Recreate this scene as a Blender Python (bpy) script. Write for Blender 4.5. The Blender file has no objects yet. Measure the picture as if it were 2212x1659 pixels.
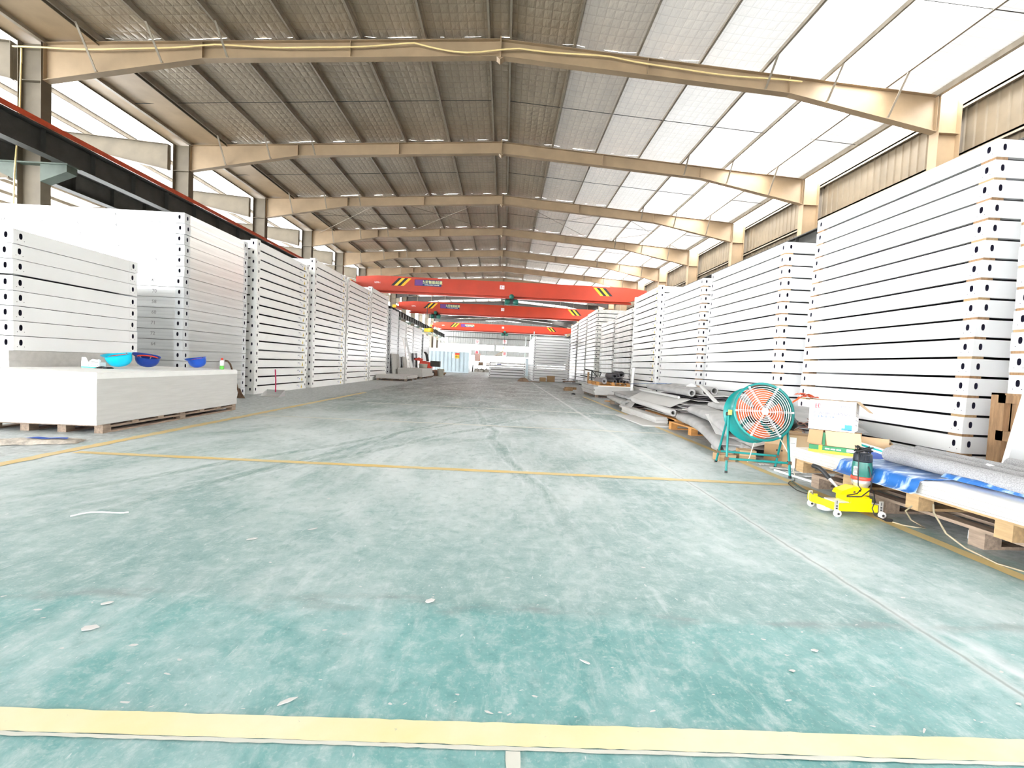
import bpy, bmesh, math, random
from mathutils import Vector, Matrix, noise
random.seed(7)
SC = bpy.context.scene
COL = SC.collection
PI = math.pi

# ------------------------------------------------------------------ camera
FPX = 1000.0
YAW, PITCH, ROLL = 0.0196, -0.0406, 0.0468
CAM_H = 0.95
fw = Vector((math.sin(YAW)*math.cos(PITCH), math.cos(YAW)*math.cos(PITCH), math.sin(PITCH)))
r0 = Vector((math.cos(YAW), -math.sin(YAW), 0)); u0 = r0.cross(fw)
rt = math.cos(ROLL)*r0 + math.sin(ROLL)*u0
up = -math.sin(ROLL)*r0 + math.cos(ROLL)*u0
cam_d = bpy.data.cameras.new('camera'); cam = bpy.data.objects.new('camera', cam_d); COL.objects.link(cam)
cam_d.sensor_fit = 'HORIZONTAL'; cam_d.sensor_width = 36.0; cam_d.lens = 36.0*FPX/2212.0
cam_d.clip_start = 0.05; cam_d.clip_end = 400
m3 = Matrix((rt, up, -fw)).transposed()
cam.matrix_world = Matrix.Translation((0, 0, CAM_H)) @ m3.to_4x4()
SC.camera = cam

# ------------------------------------------------------------------ sky and exposure
W = bpy.data.worlds.new('overcast_sky'); SC.world = W; W.use_nodes = True
bg = W.node_tree.nodes['Background']; bg.inputs[0].default_value = (0.97, 0.985, 1.0, 1); bg.inputs[1].default_value = 12.5
SC.view_settings.view_transform = 'Standard'; SC.view_settings.look = 'None'
SC.view_settings.gamma = 1.0; SC.view_settings.use_curve_mapping = False
SC.view_settings.exposure = 1.12
SC.cycles.max_bounces = 10; SC.cycles.diffuse_bounces = 7; SC.cycles.glossy_bounces = 4; SC.cycles.transmission_bounces = 6
SC.cycles.sample_clamp_indirect = 12.0
SC.cycles.use_denoising = True

# ------------------------------------------------------------------ materials
MATS = {}
def nodes_of(m):
    m.use_nodes = True
    nt = m.node_tree; nt.nodes.clear()
    out = nt.nodes.new('ShaderNodeOutputMaterial'); b = nt.nodes.new('ShaderNodeBsdfPrincipled')
    nt.links.new(b.outputs[0], out.inputs[0])
    return nt, b, out
def N(nt, kind, **kw):
    n = nt.nodes.new('ShaderNode'+kind)
    for k, v in kw.items():
        if k.startswith('i_'): n.inputs[k[2:].replace('_', ' ')].default_value = v
        else: setattr(n, k, v)
    return n
def ramp(nt, src, stops):
    r = nt.nodes.new('ShaderNodeValToRGB'); e = r.color_ramp.elements
    while len(e) < len(stops): e.new(0.5)
    for k, (p, c) in enumerate(stops):
        e[k].position = p; e[k].color = (c, c, c, 1) if not hasattr(c, '__len__') else tuple(c)[:3]+(1,)
    nt.links.new(src, r.inputs[0]); return r
def mixc(nt, fac, a, b, mode='MIX'):
    n = nt.nodes.new('ShaderNodeMix'); n.data_type = 'RGBA'; n.blend_type = mode
    for i, v in ((0, fac), (6, a), (7, b)):
        if hasattr(v, 'node'): nt.links.new(v, n.inputs[i])
        elif i == 0: n.inputs[0].default_value = v
        else: n.inputs[i].default_value = tuple(v)[:3]+(1,)
    return n.outputs[2]
def math_n(nt, op, a, b=0.0):
    n = nt.nodes.new('ShaderNodeMath'); n.operation = op
    for i, v in ((0, a), (1, b)):
        if hasattr(v, 'node'): nt.links.new(v, n.inputs[i])
        else: n.inputs[i].default_value = v
    return n.outputs[0]
def coords(nt, scale=(1, 1, 1), rot=(0, 0, 0), kind='Object'):
    t = nt.nodes.new('ShaderNodeTexCoord'); mp = nt.nodes.new('ShaderNodeMapping')
    mp.inputs['Scale'].default_value = scale; mp.inputs['Rotation'].default_value = rot
    nt.links.new(t.outputs[kind], mp.inputs[0]); return mp.outputs[0]
def noise_n(nt, vec, scale, detail=4, rough=0.55, dist=0.0):
    n = N(nt, 'TexNoise'); n.inputs['Scale'].default_value = scale; n.inputs['Detail'].default_value = detail
    n.inputs['Roughness'].default_value = rough; n.inputs['Distortion'].default_value = dist
    nt.links.new(vec, n.inputs['Vector']); return n.outputs[0]
def bump(nt, b, h, strength, dist=0.01):
    n = N(nt, 'Bump'); n.inputs['Strength'].default_value = strength; n.inputs['Distance'].default_value = dist
    nt.links.new(h, n.inputs['Height']); nt.links.new(n.outputs[0], b.inputs['Normal'])
def M(name, col=(.8, .8, .8), rough=.5, metal=0.0, var=0.12, scale=6.0, stretch=(1, 1, 1), bmp=0.0, bscale=40.0, col2=None, lo=.35, hi=.65, spec=.5):
    if name in MATS: return MATS[name]
    m = bpy.data.materials.new(name); MATS[name] = m
    nt, b, out = nodes_of(m)
    b.inputs['Roughness'].default_value = rough; b.inputs['Metallic'].default_value = metal
    b.inputs['Specular IOR Level'].default_value = spec
    v = coords(nt, stretch)
    c2 = col2 if col2 else tuple(max(0, x*(1-var)) for x in col)
    n = noise_n(nt, v, scale, 5)
    r = ramp(nt, n, [(lo, 0.0), (hi, 1.0)])
    nt.links.new(mixc(nt, r.outputs[0], c2, col), b.inputs['Base Color'])
    if bmp:
        bump(nt, b, noise_n(nt, v, bscale, 4), bmp)
    return m

white = M('white_paint', (.84, .845, .85), .38, var=.03, scale=1.5)
white_b = M('white_paint_satin', (.91, .912, .90), .33, var=.03, scale=1.2)
white_grey = M('grey_white_paint', (.66, .68, .70), .42, var=.1, scale=1.6, stretch=(.4, .4, 3))
galv = M('galvanised_sheet', (.78, .79, .79), .28, metal=.65, var=.18, scale=3, stretch=(.3, .3, 8))
void = M('hollow_shadow', (.012, .010, .035), .8, var=.2)  # shadow tone painted inside holes and open roll ends
deck_m = M('frame_gap_shade', (.035, .035, .04), .7, var=.3, scale=4)  # near-black deck: shade in the gaps between frames painted in
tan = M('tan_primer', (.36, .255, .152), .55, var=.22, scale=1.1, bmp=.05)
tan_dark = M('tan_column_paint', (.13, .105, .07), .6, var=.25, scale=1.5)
purl_m = M('purlin_steel', (.34, .29, .225), .5, metal=.15, var=.25, scale=3)
dark_steel = M('dark_steel', (.045, .045, .04), .6, var=.4, scale=2.5)
green_steel = M('dark_green_steel', (.07, .095, .075), .6, var=.3, scale=3)
red_rail = M('red_conductor_cover', (.62, .07, .02), .5, var=.2)
crane_red = M('crane_red_paint', (.58, .05, .018), .38, var=.16, scale=.7)
haz_y = M('hazard_yellow', (.95, .56, .02), .5, var=.08)
black = M('black_rubber', (.014, .014, .016), .55, var=.3)
wood = M('pale_pine_wood', (.46, .31, .16), .7, var=.28, scale=5, stretch=(8, 1, 8), bmp=.15)
wood_o = M('orange_pine_wood', (.62, .30, .09), .65, var=.3, scale=5, stretch=(1, 7, 7), bmp=.15)
wood_d = M('weathered_grey_wood', (.34, .255, .19), .8, var=.4, scale=5, stretch=(8, 1.2, 8), bmp=.25)
wood_br = M('brown_crate_wood', (.40, .24, .125), .75, var=.4, scale=4, stretch=(7, 7, 1), bmp=.2)
board = M('grey_cement_board', (.50, .485, .46), .85, var=.12, scale=14, bmp=.15, bscale=90)
board_lt = M('pale_cement_board', (.60, .59, .575), .8, var=.08, scale=3, stretch=(1, 1, 14), bmp=.12, bscale=60)
board_top = M('white_board_face', (.86, .86, .85), .7, var=.05, scale=6)
pvc = M('grey_vinyl_sheet', (.46, .455, .45), .6, var=.28, scale=3.2, bmp=.12, bscale=8)
pvc_lt = M('pale_vinyl_sheet', (.60, .595, .585), .5, var=.08, scale=2, bmp=.06, bscale=6)
pvc_d = M('dark_rubber_sheet', (.10, .095, .105), .6, var=.35, scale=3)
felt = M('speckled_grey_felt', (.40, .40, .41), .9, var=.3, scale=160, bmp=.4, bscale=120, lo=.4, hi=.6)
card = M('brown_cardboard', (.42, .27, .14), .8, var=.12, scale=3, bmp=.05)
card_in = M('cardboard_flap', (.56, .40, .24), .8, var=.08, scale=3)
paper = M('white_paper', (.90, .90, .90), .7, var=.03)
teal_en = M('teal_enamel', (.006, .26, .25), .32, var=.2, scale=3)
teal_dk = M('dark_teal_enamel', (.01, .22, .21), .4, var=.2, scale=3)
orange_bl = M('orange_blade', (.95, .20, .07), .42, var=.12, scale=4)
chrome = M('bright_wire', (.86, .86, .87), .25, metal=.2, var=.05)
yellow_en = M('yellow_enamel', (.98, .74, .0), .35, var=.05, scale=2)
green_tool = M('green_tool_body', (.02, .155, .125), .38, var=.15)
navy_tool = M('charcoal_plastic', (.025, .03, .04), .45, var=.3)
red_en = M('red_plastic', (.80, .06, .03), .35, var=.12)
ali = M('brushed_aluminium', (.75, .74, .70), .35, metal=.6, var=.1)
cream = M('cream_plastic', (.86, .83, .70), .45, var=.06)
blue_film = M('blue_plastic_film', (.025, .13, .40), .3, var=.3, scale=5, stretch=(1, 3, 1), col2=(.62, .74, .88), lo=.34, hi=.50, bmp=.2, bscale=12)
blue_hat = M('blue_helmet_shell', (.015, .11, .62), .3, var=.2)
navy_hat = M('navy_helmet_shell', (.01, .05, .34), .3, var=.2)
cyan_hat = M('cyan_helmet_shell', (.0, .60, .86), .3, var=.15)
print_blue = M('blue_ink', (.03, .10, .50), .6)
print_lblue = M('bright_blue_ink', (.05, .28, .85), .6)
print_red = M('red_ink', (.80, .03, .06), .6)
print_grey = M('grey_ink', (.17, .17, .26), .7)
print_black = M('black_ink', (.03, .03, .03), .7)
pencil = M('grey_marker', (.38, .38, .39), .8)
print_yel = M('yellow_ink', (.92, .66, .05), .6)
purple = M('purple_print', (.16, .05, .28), .5)
navy_p = M('navy_print', (.01, .04, .16), .5)
pale_yel = M('pale_yellow_print', (.80, .85, .42), .5)
teal_p = M('teal_ink', (.0, .50, .47), .5)
green_p = M('green_print', (.01, .20, .07), .5)
hose_y = M('cream_hose', (.82, .64, .30), .5, var=.1)
cont_blue = M('pale_blue_container_paint', (.55, .66, .72), .45, var=.1, scale=1)
cream_wall = M('cream_wall_sheet', (.84, .82, .72), .55, var=.06)
grey_wall = M('grey_wall_sheet', (.33, .34, .335), .6, var=.12)
brown_m = M('brown_fabric', (.27, .18, .12), .85, var=.35)
gal_pipe = M('pale_green_pipe', (.50, .58, .55), .4, metal=.4, var=.1)
skin_white = M('white_plastic', (.88, .88, .88), .4, var=.03)
bag_red = M('orange_red_bag_film', (.92, .13, .04), .35, var=.25, scale=9)

def film_mat():
    m = bpy.data.materials.new('wrapped_grey_white'); MATS[m.name] = m
    nt, b, out = nodes_of(m)
    v = coords(nt, (1, 1, 1)); n = noise_n(nt, v, 2.2, 6, .6, 1.5)
    r = ramp(nt, n, [(.35, 0.0), (.7, 1.0)])
    nt.links.new(mixc(nt, r.outputs[0], (.50, .50, .47), (.74, .73, .70)), b.inputs['Base Color'])
    b.inputs['Roughness'].default_value = .22
    bump(nt, b, noise_n(nt, coords(nt, (3, 3, 1)), 5, 5, .6, 2.0), .5, .03)
    return m
film = film_mat()

def foil_mat(name, base, trans, metal=.35):
    m = bpy.data.materials.new(name); MATS[name] = m
    nt, b, out = nodes_of(m)
    t = nt.nodes.new('ShaderNodeTexCoord'); s = nt.nodes.new('ShaderNodeSeparateXYZ')
    nt.links.new(t.outputs['Object'], s.inputs[0])
    def grid(o, per):
        q = math_n(nt, 'MULTIPLY', o, 1.0/per); f = math_n(nt, 'FRACT', q)
        d = math_n(nt, 'ABSOLUTE', math_n(nt, 'SUBTRACT', f, .5)); return d
    gx, gy = grid(s.outputs[0], .225), grid(s.outputs[1], .30)
    g = math_n(nt, 'MAXIMUM', gx, gy)
    seam = ramp(nt, g, [(.455, 0.0), (.497, 1.0)])
    wr = noise_n(nt, coords(nt, (1.5, .6, 1)), 2.2, 5, .6)
    rr = ramp(nt, wr, [(.3, 0.0), (.7, 1.0)])
    c1 = mixc(nt, rr.outputs[0], tuple(x*.82 for x in base), base)
    c2 = mixc(nt, math_n(nt, 'MULTIPLY', seam.outputs[0], .55), c1, tuple(x*.45 for x in base))
    nt.links.new(c2, b.inputs['Base Color'])
    b.inputs['Metallic'].default_value = metal; b.inputs['Roughness'].default_value = .42
    h = math_n(nt, 'ADD', math_n(nt, 'MULTIPLY', math_n(nt, 'MULTIPLY', g, g), -2.0), math_n(nt, 'MULTIPLY', noise_n(nt, coords(nt, (3.3, 1.2, 1)), 3.5, 4), .8))
    bump(nt, b, h, .55, .05)
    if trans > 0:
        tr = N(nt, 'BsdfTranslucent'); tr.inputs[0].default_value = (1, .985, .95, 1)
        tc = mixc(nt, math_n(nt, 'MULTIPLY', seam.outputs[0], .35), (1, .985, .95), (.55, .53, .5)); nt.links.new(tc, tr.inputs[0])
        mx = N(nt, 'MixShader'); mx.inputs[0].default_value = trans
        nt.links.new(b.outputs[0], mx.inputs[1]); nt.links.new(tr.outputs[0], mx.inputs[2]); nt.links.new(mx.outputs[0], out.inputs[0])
    return m
FB = (.44, .365, .27)
foil = {k: foil_mat('glow_graded_foil_%s' % n, FB if t < .025 else (.50, .48, .45), t, .35 if t < .025 else .1)
        for k, n, t in ((0, 'plain', 0.0), (1, 'thin', .008), (2, 'thinner', .018), (3, 'light', .030), (4, 'lighter', .042), (5, 'daylight', .60), (6, 'bright', .15), (7, 'eave', .035))}  # glow beside the daylight strip put in as graded translucency and paler foil

def floor_mat():
    m = bpy.data.materials.new('worn_green_epoxy'); MATS[m.name] = m
    nt, b, out = nodes_of(m)
    t = nt.nodes.new('ShaderNodeTexCoord'); s = nt.nodes.new('ShaderNodeSeparateXYZ'); nt.links.new(t.outputs['Object'], s.inputs[0])
    X, Y = s.outputs[0], s.outputs[1]
    P = coords(nt)
    n1 = noise_n(nt, P, 1.3, 9, .62, .4)
    teal = mixc(nt, ramp(nt, n1, [(.3, 0.0), (.68, 1.0)]).outputs[0], (.085, .27, .265), (.235, .42, .42))
    n2 = noise_n(nt, P, .8, 6, .6, .6)
    worn = mixc(nt, ramp(nt, n2, [(.35, 0.0), (.7, 1.0)]).outputs[0], (.20, .29, .285), (.38, .45, .445))
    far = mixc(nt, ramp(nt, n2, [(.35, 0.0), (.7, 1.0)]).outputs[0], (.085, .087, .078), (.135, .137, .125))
    # slab joint: greener slab in front, worn slab behind
    yj = math_n(nt, 'ADD', Y, math_n(nt, 'MULTIPLY', math_n(nt, 'SUBTRACT', noise_n(nt, P, 2.5, 5), .5), .35))
    k1 = ramp(nt, math_n(nt, 'MULTIPLY', yj, .1), [(.166, 0.0), (.181, .6), (.45, .95)])
    c = mixc(nt, k1.outputs[0], teal, worn)
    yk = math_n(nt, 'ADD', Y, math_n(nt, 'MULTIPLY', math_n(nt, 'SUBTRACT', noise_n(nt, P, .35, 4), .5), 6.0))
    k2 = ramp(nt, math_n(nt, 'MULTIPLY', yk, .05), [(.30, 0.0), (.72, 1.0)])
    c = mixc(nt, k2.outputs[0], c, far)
    # dust: broad pale drifts + streaks
    d1 = noise_n(nt, coords(nt, (1.6, 1.0, 1), (0, 0, .5)), .9, 10, .66, .7)
    dd = ramp(nt, d1, [(.50, 0.0), (.72, .62)])
    c = mixc(nt, dd.outputs[0], c, (.58, .63, .65))
    d2 = noise_n(nt, coords(nt, (9, 2.6, 1), (0, 0, -.55)), 1.6, 10, .72, .4)
    c = mixc(nt, ramp(nt, d2, [(.54, 0.0), (.74, .55)]).outputs[0], c, (.60, .65, .665))
    d2b = noise_n(nt, coords(nt, (6.5, .9, 1), (0, 0, .16)), 1.6, 10, .70, .8)
    tr_k = ramp(nt, math_n(nt, 'MULTIPLY', Y, .1), [(.22, 0.0), (.45, 1.0)])
    c = mixc(nt, math_n(nt, 'MULTIPLY', ramp(nt, d2b, [(.52, 0.0), (.70, .6)]).outputs[0], tr_k.outputs[0]), c, (.60, .64, .65))
    # the swept pale drift in the middle of the aisle, cut by tyre tracks
    dm = noise_n(nt, coords(nt, (1.0, .55, 1), (0, 0, -.2)), .75, 12, .68, .5)
    mk = ramp(nt, math_n(nt, 'MULTIPLY', Y, .1), [(.18, 0.0), (.36, 1.0), (.72, 1.0), (1.05, .25)])
    c = mixc(nt, math_n(nt, 'MULTIPLY', ramp(nt, dm, [(.40, 0.0), (.60, .85)]).outputs[0], mk.outputs[0]), c, (.62, .665, .68))
    for (a0, b0, w0) in ((-4.35, .50, .05), (-3.75, .50, .05), (-2.9, .26, .04), (.9, -.16, .04)):
        tx = math_n(nt, 'SUBTRACT', math_n(nt, 'ADD', X, math_n(nt, 'MULTIPLY', math_n(nt, 'SUBTRACT', noise_n(nt, coords(nt, (.4, .4, 1)), .8, 2), .5), .9)), math_n(nt, 'ADD', math_n(nt, 'MULTIPLY', Y, b0), a0))
        ta = math_n(nt, 'ABSOLUTE', tx); st = noise_n(nt, coords(nt, (14, 2.0, 1), (0, 0, -b0)), 1.5, 6, .7)
        tk = math_n(nt, 'MULTIPLY', ramp(nt, ta, [(w0*.6, .75), (w0*1.6, 0.0)]).outputs[0], ramp(nt, st, [(.38, 0.0), (.58, 1.0)]).outputs[0])
        c = mixc(nt, math_n(nt, 'MULTIPLY', tk, mk.outputs[0]), c, (.16, .25, .24))
        te = ramp(nt, ta, [(w0*1.5, 0.0), (w0*2.0, .6), (w0*2.9, 0.0)])
        c = mixc(nt, math_n(nt, 'MULTIPLY', math_n(nt, 'MULTIPLY', te.outputs[0], ramp(nt, st, [(.45, 0.0), (.6, 1.0)]).outputs[0]), mk.outputs[0]), c, (.66, .70, .71))
    # fine mottling and the broken joint in front
    mo = noise_n(nt, P, 11, 12, .74, .3)
    c = mixc(nt, ramp(nt, mo, [(.50, 0.0), (.66, .55)]).outputs[0], c, (.52, .60, .60))
    c = mixc(nt, ramp(nt, mo, [(.34, .38), (.47, 0.0)]).outputs[0], c, (.06, .19, .185))
    ja = math_n(nt, 'ABSOLUTE', math_n(nt, 'SUBTRACT', yj, 1.76))
    jk = math_n(nt, 'MULTIPLY', ramp(nt, ja, [(.01, .8), (.06, 0.0)]).outputs[0], ramp(nt, noise_n(nt, coords(nt, (1, 3, 1)), 2.4, 6, .6), [(.48, 0.0), (.60, 1.0)]).outputs[0])
    c = mixc(nt, jk, c, (.20, .26, .26))
    # dark rub marks
    d3 = noise_n(nt, coords(nt, (3.2, 1.4, 1), (0, 0, .3)), 2.1, 10, .70, .6)
    c = mixc(nt, ramp(nt, d3, [(.60, 0.0), (.76, .65)]).outputs[0], c, (.085, .20, .19))
    # chips and scratches
    d4 = noise_n(nt, coords(nt, (30, 9, 1), (0, 0, .35)), 1.6, 3, .6)
    c = mixc(nt, ramp(nt, d4, [(.69, 0.0), (.73, .7)]).outputs[0], c, (.66, .67, .665))
    d5 = noise_n(nt, coords(nt, (60, 6, 1), (0, 0, -.9)), 1.2, 3, .6)
    c = mixc(nt, ramp(nt, d5, [(.70, 0.0), (.74, .5)]).outputs[0], c, (.64, .66, .66))
    d6 = noise_n(nt, P, 70, 2, .6)
    c = mixc(nt, ramp(nt, d6, [(.58, 0.0), (.72, .3)]).outputs[0], c, (.62, .65, .65))
    # bare dusty concrete outside the painted lines
    sd = math_n(nt, 'ADD', math_n(nt, 'MAXIMUM', math_n(nt, 'SUBTRACT', X, 2.75), math_n(nt, 'SUBTRACT', -3.95, X) if False else math_n(nt, 'MULTIPLY', math_n(nt, 'ADD', X, 3.95), -1.0)), math_n(nt, 'MULTIPLY', math_n(nt, 'SUBTRACT', noise_n(nt, P, 3, 8), .5), .9))
    gs = mixc(nt, ramp(nt, noise_n(nt, P, 14, 8, .7), [(.38, 0.0), (.62, 1.0)]).outputs[0], (.26, .28, .28), (.56, .58, .59))
    c = mixc(nt, math_n(nt, 'MULTIPLY', ramp(nt, sd, [(.0, 0.0), (.12, 1.0)]).outputs[0], .72), c, gs)
    # slab joint running down the hall
    jx = math_n(nt, 'SUBTRACT', math_n(nt, 'ADD', X, math_n(nt, 'MULTIPLY', math_n(nt, 'SUBTRACT', noise_n(nt, P, 6, 5), .5), .035)), 1.66)
    a = math_n(nt, 'ABSOLUTE', jx)
    wide = ramp(nt, a, [(.008, .55), (.05, 0.0)])
    c = mixc(nt, wide.outputs[0], c, (.62, .64, .64))
    dk = ramp(nt, a, [(.003, .75), (.012, 0.0)])
    c = mixc(nt, math_n(nt, 'MULTIPLY', dk.outputs[0], ramp(nt, math_n(nt, 'MULTIPLY', Y, .1), [(.36, 1.0), (.5, .1)]).outputs[0]), c, (.22, .25, .25))
    # pale worn corner beyond the joint
    pr = math_n(nt, 'ADD', jx, math_n(nt, 'MULTIPLY', math_n(nt, 'SUBTRACT', noise_n(nt, P, 3, 6), .5), .5))
    k3 = math_n(nt, 'MULTIPLY', ramp(nt, pr, [(.03, 0.0), (.10, 1.0), (.22, .15)]).outputs[0], ramp(nt, math_n(nt, 'MULTIPLY', Y, .2), [(.30, 1.0), (.42, .0)]).outputs[0])
    c = mixc(nt, math_n(nt, 'MULTIPLY', k3, .8), c, (.64, .66, .68))
    nt.links.new(c, b.inputs['Base Color'])
    b.inputs['Roughness'].default_value = .5; b.inputs['Specular IOR Level'].default_value = .35
    bump(nt, b, math_n(nt, 'ADD', noise_n(nt, P, 9, 8), math_n(nt, 'MULTIPLY', d6, .4)), .12, .01)
    return m
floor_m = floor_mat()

def line_mat(name, c1, c2, hide):
    m = bpy.data.materials.new(name); MATS[name] = m
    nt, b, out = nodes_of(m); P = coords(nt)
    n = noise_n(nt, P, 2.0, 7, .6)
    c = mixc(nt, ramp(nt, n, [(.35, 0.0), (.7, 1.0)]).outputs[0], c1, c2)
    n2 = noise_n(nt, coords(nt, (9, 9, 1)), 4.0, 5, .7)
    nt.links.new(mixc(nt, ramp(nt, n2, [(.66, 0.0), (.72, .75)]).outputs[0], c, (.30, .38, .34)), b.inputs['Base Color'])
    b.inputs['Roughness'].default_value = .55
    return m
line_y = line_mat('yellow_line_paint', (.70, .62, .34), (.72, .68, .52), 0)
line_o = line_mat('ochre_line_paint', (.66, .47, .17), (.62, .51, .28), 0)
line_w = line_mat('faded_line_paint', (.60, .60, .54), (.52, .54, .50), 0)

# ------------------------------------------------------------------ mesh builder
class MB:
    def __init__(s): s.v = []; s.f = []; s.mi = []; s.ms = []; s.sm = []; s.T = Matrix.Identity(4)
    def mat(s, m):
        if m not in s.ms: s.ms.append(m)
        s.k = s.ms.index(m); return s
    def add(s, vs, fs, smooth=False):
        o = len(s.v); T = s.T
        s.v += [T @ Vector(p) for p in vs]
        for f in fs: s.f.append([o+i for i in f]); s.mi.append(s.k); s.sm.append(smooth)
    def box(s, x0, y0, z0, x1, y1, z1):
        s.add([(x0,y0,z0),(x1,y0,z0),(x1,y1,z0),(x0,y1,z0),(x0,y0,z1),(x1,y0,z1),(x1,y1,z1),(x0,y1,z1)],
              [(0,3,2,1),(4,5,6,7),(0,1,5,4),(1,2,6,5),(2,3,7,6),(3,0,4,7)])
    def cbox(s, c, d): s.box(c[0]-d[0]/2, c[1]-d[1]/2, c[2]-d[2]/2, c[0]+d[0]/2, c[1]+d[1]/2, c[2]+d[2]/2)
    def bar(s, a, b, w, h, upv=(0, 0, 1)):
        a = Vector(a); b = Vector(b); d = (b-a).normalized(); u = Vector(upv)
        if abs(d.dot(u)) > .98: u = Vector((1, 0, 0))
        r = d.cross(u).normalized(); u = r.cross(d)
        vs = [p + r*(sx*w/2) + u*(sy*h/2) for p in (a, b) for sx, sy in ((-1,-1),(1,-1),(1,1),(-1,1))]
        s.add(vs, [(0,1,2,3),(7,6,5,4),(0,4,5,1),(1,5,6,2),(2,6,7,3),(3,7,4,0)])
    def prism(s, pts, axis, lo, hi):
        # pts 2D polygon in the two remaining axes
        def P3(p, t): return {'x': (t, p[0], p[1]), 'y': (p[0], t, p[1]), 'z': (p[0], p[1], t)}[axis]
        n = len(pts); vs = [P3(p, lo) for p in pts] + [P3(p, hi) for p in pts]
        s.add(vs, [tuple(range(n))[::-1], tuple(range(n, 2*n))] + [(i, (i+1) % n, n+(i+1) % n, n+i) for i in range(n)])
    def tube(s, path, r, n=8, caps=True, closed=False):
        P = [Vector(p) for p in path]; L = len(P); rings = []
        u = None
        for i, p in enumerate(P):
            if closed: d = P[(i+1) % L]-P[i-1]
            else: d = P[min(i+1, L-1)]-P[max(i-1, 0)]
            d.normalize()
            if u is None:
                u = Vector((0, 0, 1)) if abs(d.z) < .9 else Vector((1, 0, 0))
            u = (u - d*u.dot(d)).normalized(); w = d.cross(u)
            rr = r[i] if hasattr(r, '__len__') else r
            rings.append([p + u*(rr*math.cos(2*PI*k/n)) + w*(rr*math.sin(2*PI*k/n)) for k in range(n)])
        vs = [q for g in rings for q in g]; fs = []
        for i in range(L if closed else L-1):
            j = (i+1) % L
            fs += [(i*n+k, i*n+(k+1) % n, j*n+(k+1) % n, j*n+k) for k in range(n)]
        s.add(vs, fs, True)
        if caps and not closed:
            s.add(rings[0], [tuple(range(n))[::-1]]); s.add(rings[-1], [tuple(range(n))])
    def lathe(s, prof, n=24, c=(0, 0, 0), axis='z', caps=True, arc=2*PI):
        vs = []; m = len(prof)
        full = abs(arc-2*PI) < 1e-6; nn = n if full else n+1
        for k in range(nn):
            a = arc*k/n
            for r, z in prof:
                x, y = r*math.cos(a), r*math.sin(a)
                p = {'z': (x, y, z), 'y': (x, z, y), 'x': (z, x, y)}[axis]
                vs.append((c[0]+p[0], c[1]+p[1], c[2]+p[2]))
        fs = []
        for k in range(n):
            k2 = (k+1) % nn
            fs += [(k*m+i, k2*m+i, k2*m+i+1, k*m+i+1) for i in range(m-1)]
        s.add(vs, fs, True)
    def grid(s, fn, nu, nv, smooth=True):
        vs = [fn(i/nu, j/nv) for i in range(nu+1) for j in range(nv+1)]
        s.add(vs, [(i*(nv+1)+j, (i+1)*(nv+1)+j, (i+1)*(nv+1)+j+1, i*(nv+1)+j+1) for i in range(nu) for j in range(nv)], smooth)
    def ribbon(s, pts, y0, y1, th, ny=6, wob=None, smooth=True):
        # thick sheet: open 2D path (x, z) extruded along y; wob(x, y, z) -> offset
        n = len(pts); nr = []
        for i in range(n):
            a = Vector(pts[max(i-1, 0)]); b = Vector(pts[min(i+1, n-1)]); d = (b-a).normalized(); nr.append(Vector((-d.y, d.x)))
        lay = []
        for sgn in (.5, -.5):
            for j in range(ny+1):
                y = y0+(y1-y0)*j/ny
                for i in range(n):
                    p = Vector(pts[i]) + nr[i]*(th*sgn); q = Vector((p.x, y, p.y))
                    if wob: q += Vector(wob(pts[i][0], y, pts[i][1]))
                    lay.append(q)
        K = (ny+1)*n; fs = []
        for j in range(ny):
            for i in range(n-1):
                a = j*n+i
                fs.append((a, a+1, a+n+1, a+n)); fs.append((K+a, K+a+n, K+a+n+1, K+a+1))
        s.add(lay, fs, smooth)
        e = []
        for i in range(n-1):
            e.append((i, K+i, K+i+1, i+1)); a = ny*n+i; e.append((a, a+1, K+a+1, K+a))
        for j in range(ny):
            a = j*n; e.append((a, a+n, K+a+n, K+a)); a = j*n+n-1; e.append((a, K+a, K+a+n, a+n))
        s.add(lay, e)
    def hole_face(s, o, u, v, Wd, H, cx, cy, rx, ry, depth, dark, n=12, n2=4.0):
        o = Vector(o); u = Vector(u); v = Vector(v); nrm = u.cross(v)
        angs = [2*PI*k/n for k in range(n)]
        cs = [math.atan2(y-cy, x-cx) % (2*PI) for x, y in ((0,0),(Wd,0),(Wd,H),(0,H))]
        angs = sorted(set([round(a, 5) for a in angs+cs]))
        hp, op = [], []
        for a in angs:
            ca, sa = math.cos(a), math.sin(a)
            q = (abs(ca)**n2+abs(sa)**n2)**(-1/n2) if n2 > 2 else 1.0
            ex, ey = rx*ca, ry*sa
            if ry > rx:  # vertical slot: straight sides
                ex = rx*math.copysign(abs(ca)**.7, ca); ey = ry*sa
            hp.append(o+u*(cx+ex)+v*(cy+ey))
            tx = 1e9 if abs(ca) < 1e-6 else ((Wd-cx)/ca if ca > 0 else -cx/ca)
            ty = 1e9 if abs(sa) < 1e-6 else ((H-cy)/sa if sa > 0 else -cy/sa)
            t = min(tx, ty); op.append(o+u*(cx+ca*t)+v*(cy+sa*t))
        L = len(angs); ip = [p-nrm*depth for p in hp]
        s.add(hp+op, [(i, L+i, L+(i+1) % L, (i+1) % L) for i in range(L)])
        k = s.k; s.mat(dark)
        s.add(hp+ip, [(i, (i+1) % L, L+(i+1) % L, L+i) for i in range(L)])
        s.add(ip, [tuple(range(L))]); s.k = k
    def mesh(s, name):
        me = bpy.data.meshes.new(name); me.from_pydata([tuple(p) for p in s.v], [], s.f)
        for m in s.ms: me.materials.append(m)
        me.polygons.foreach_set('material_index', s.mi); me.polygons.foreach_set('use_smooth', s.sm)
        me.update(); return me
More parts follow.
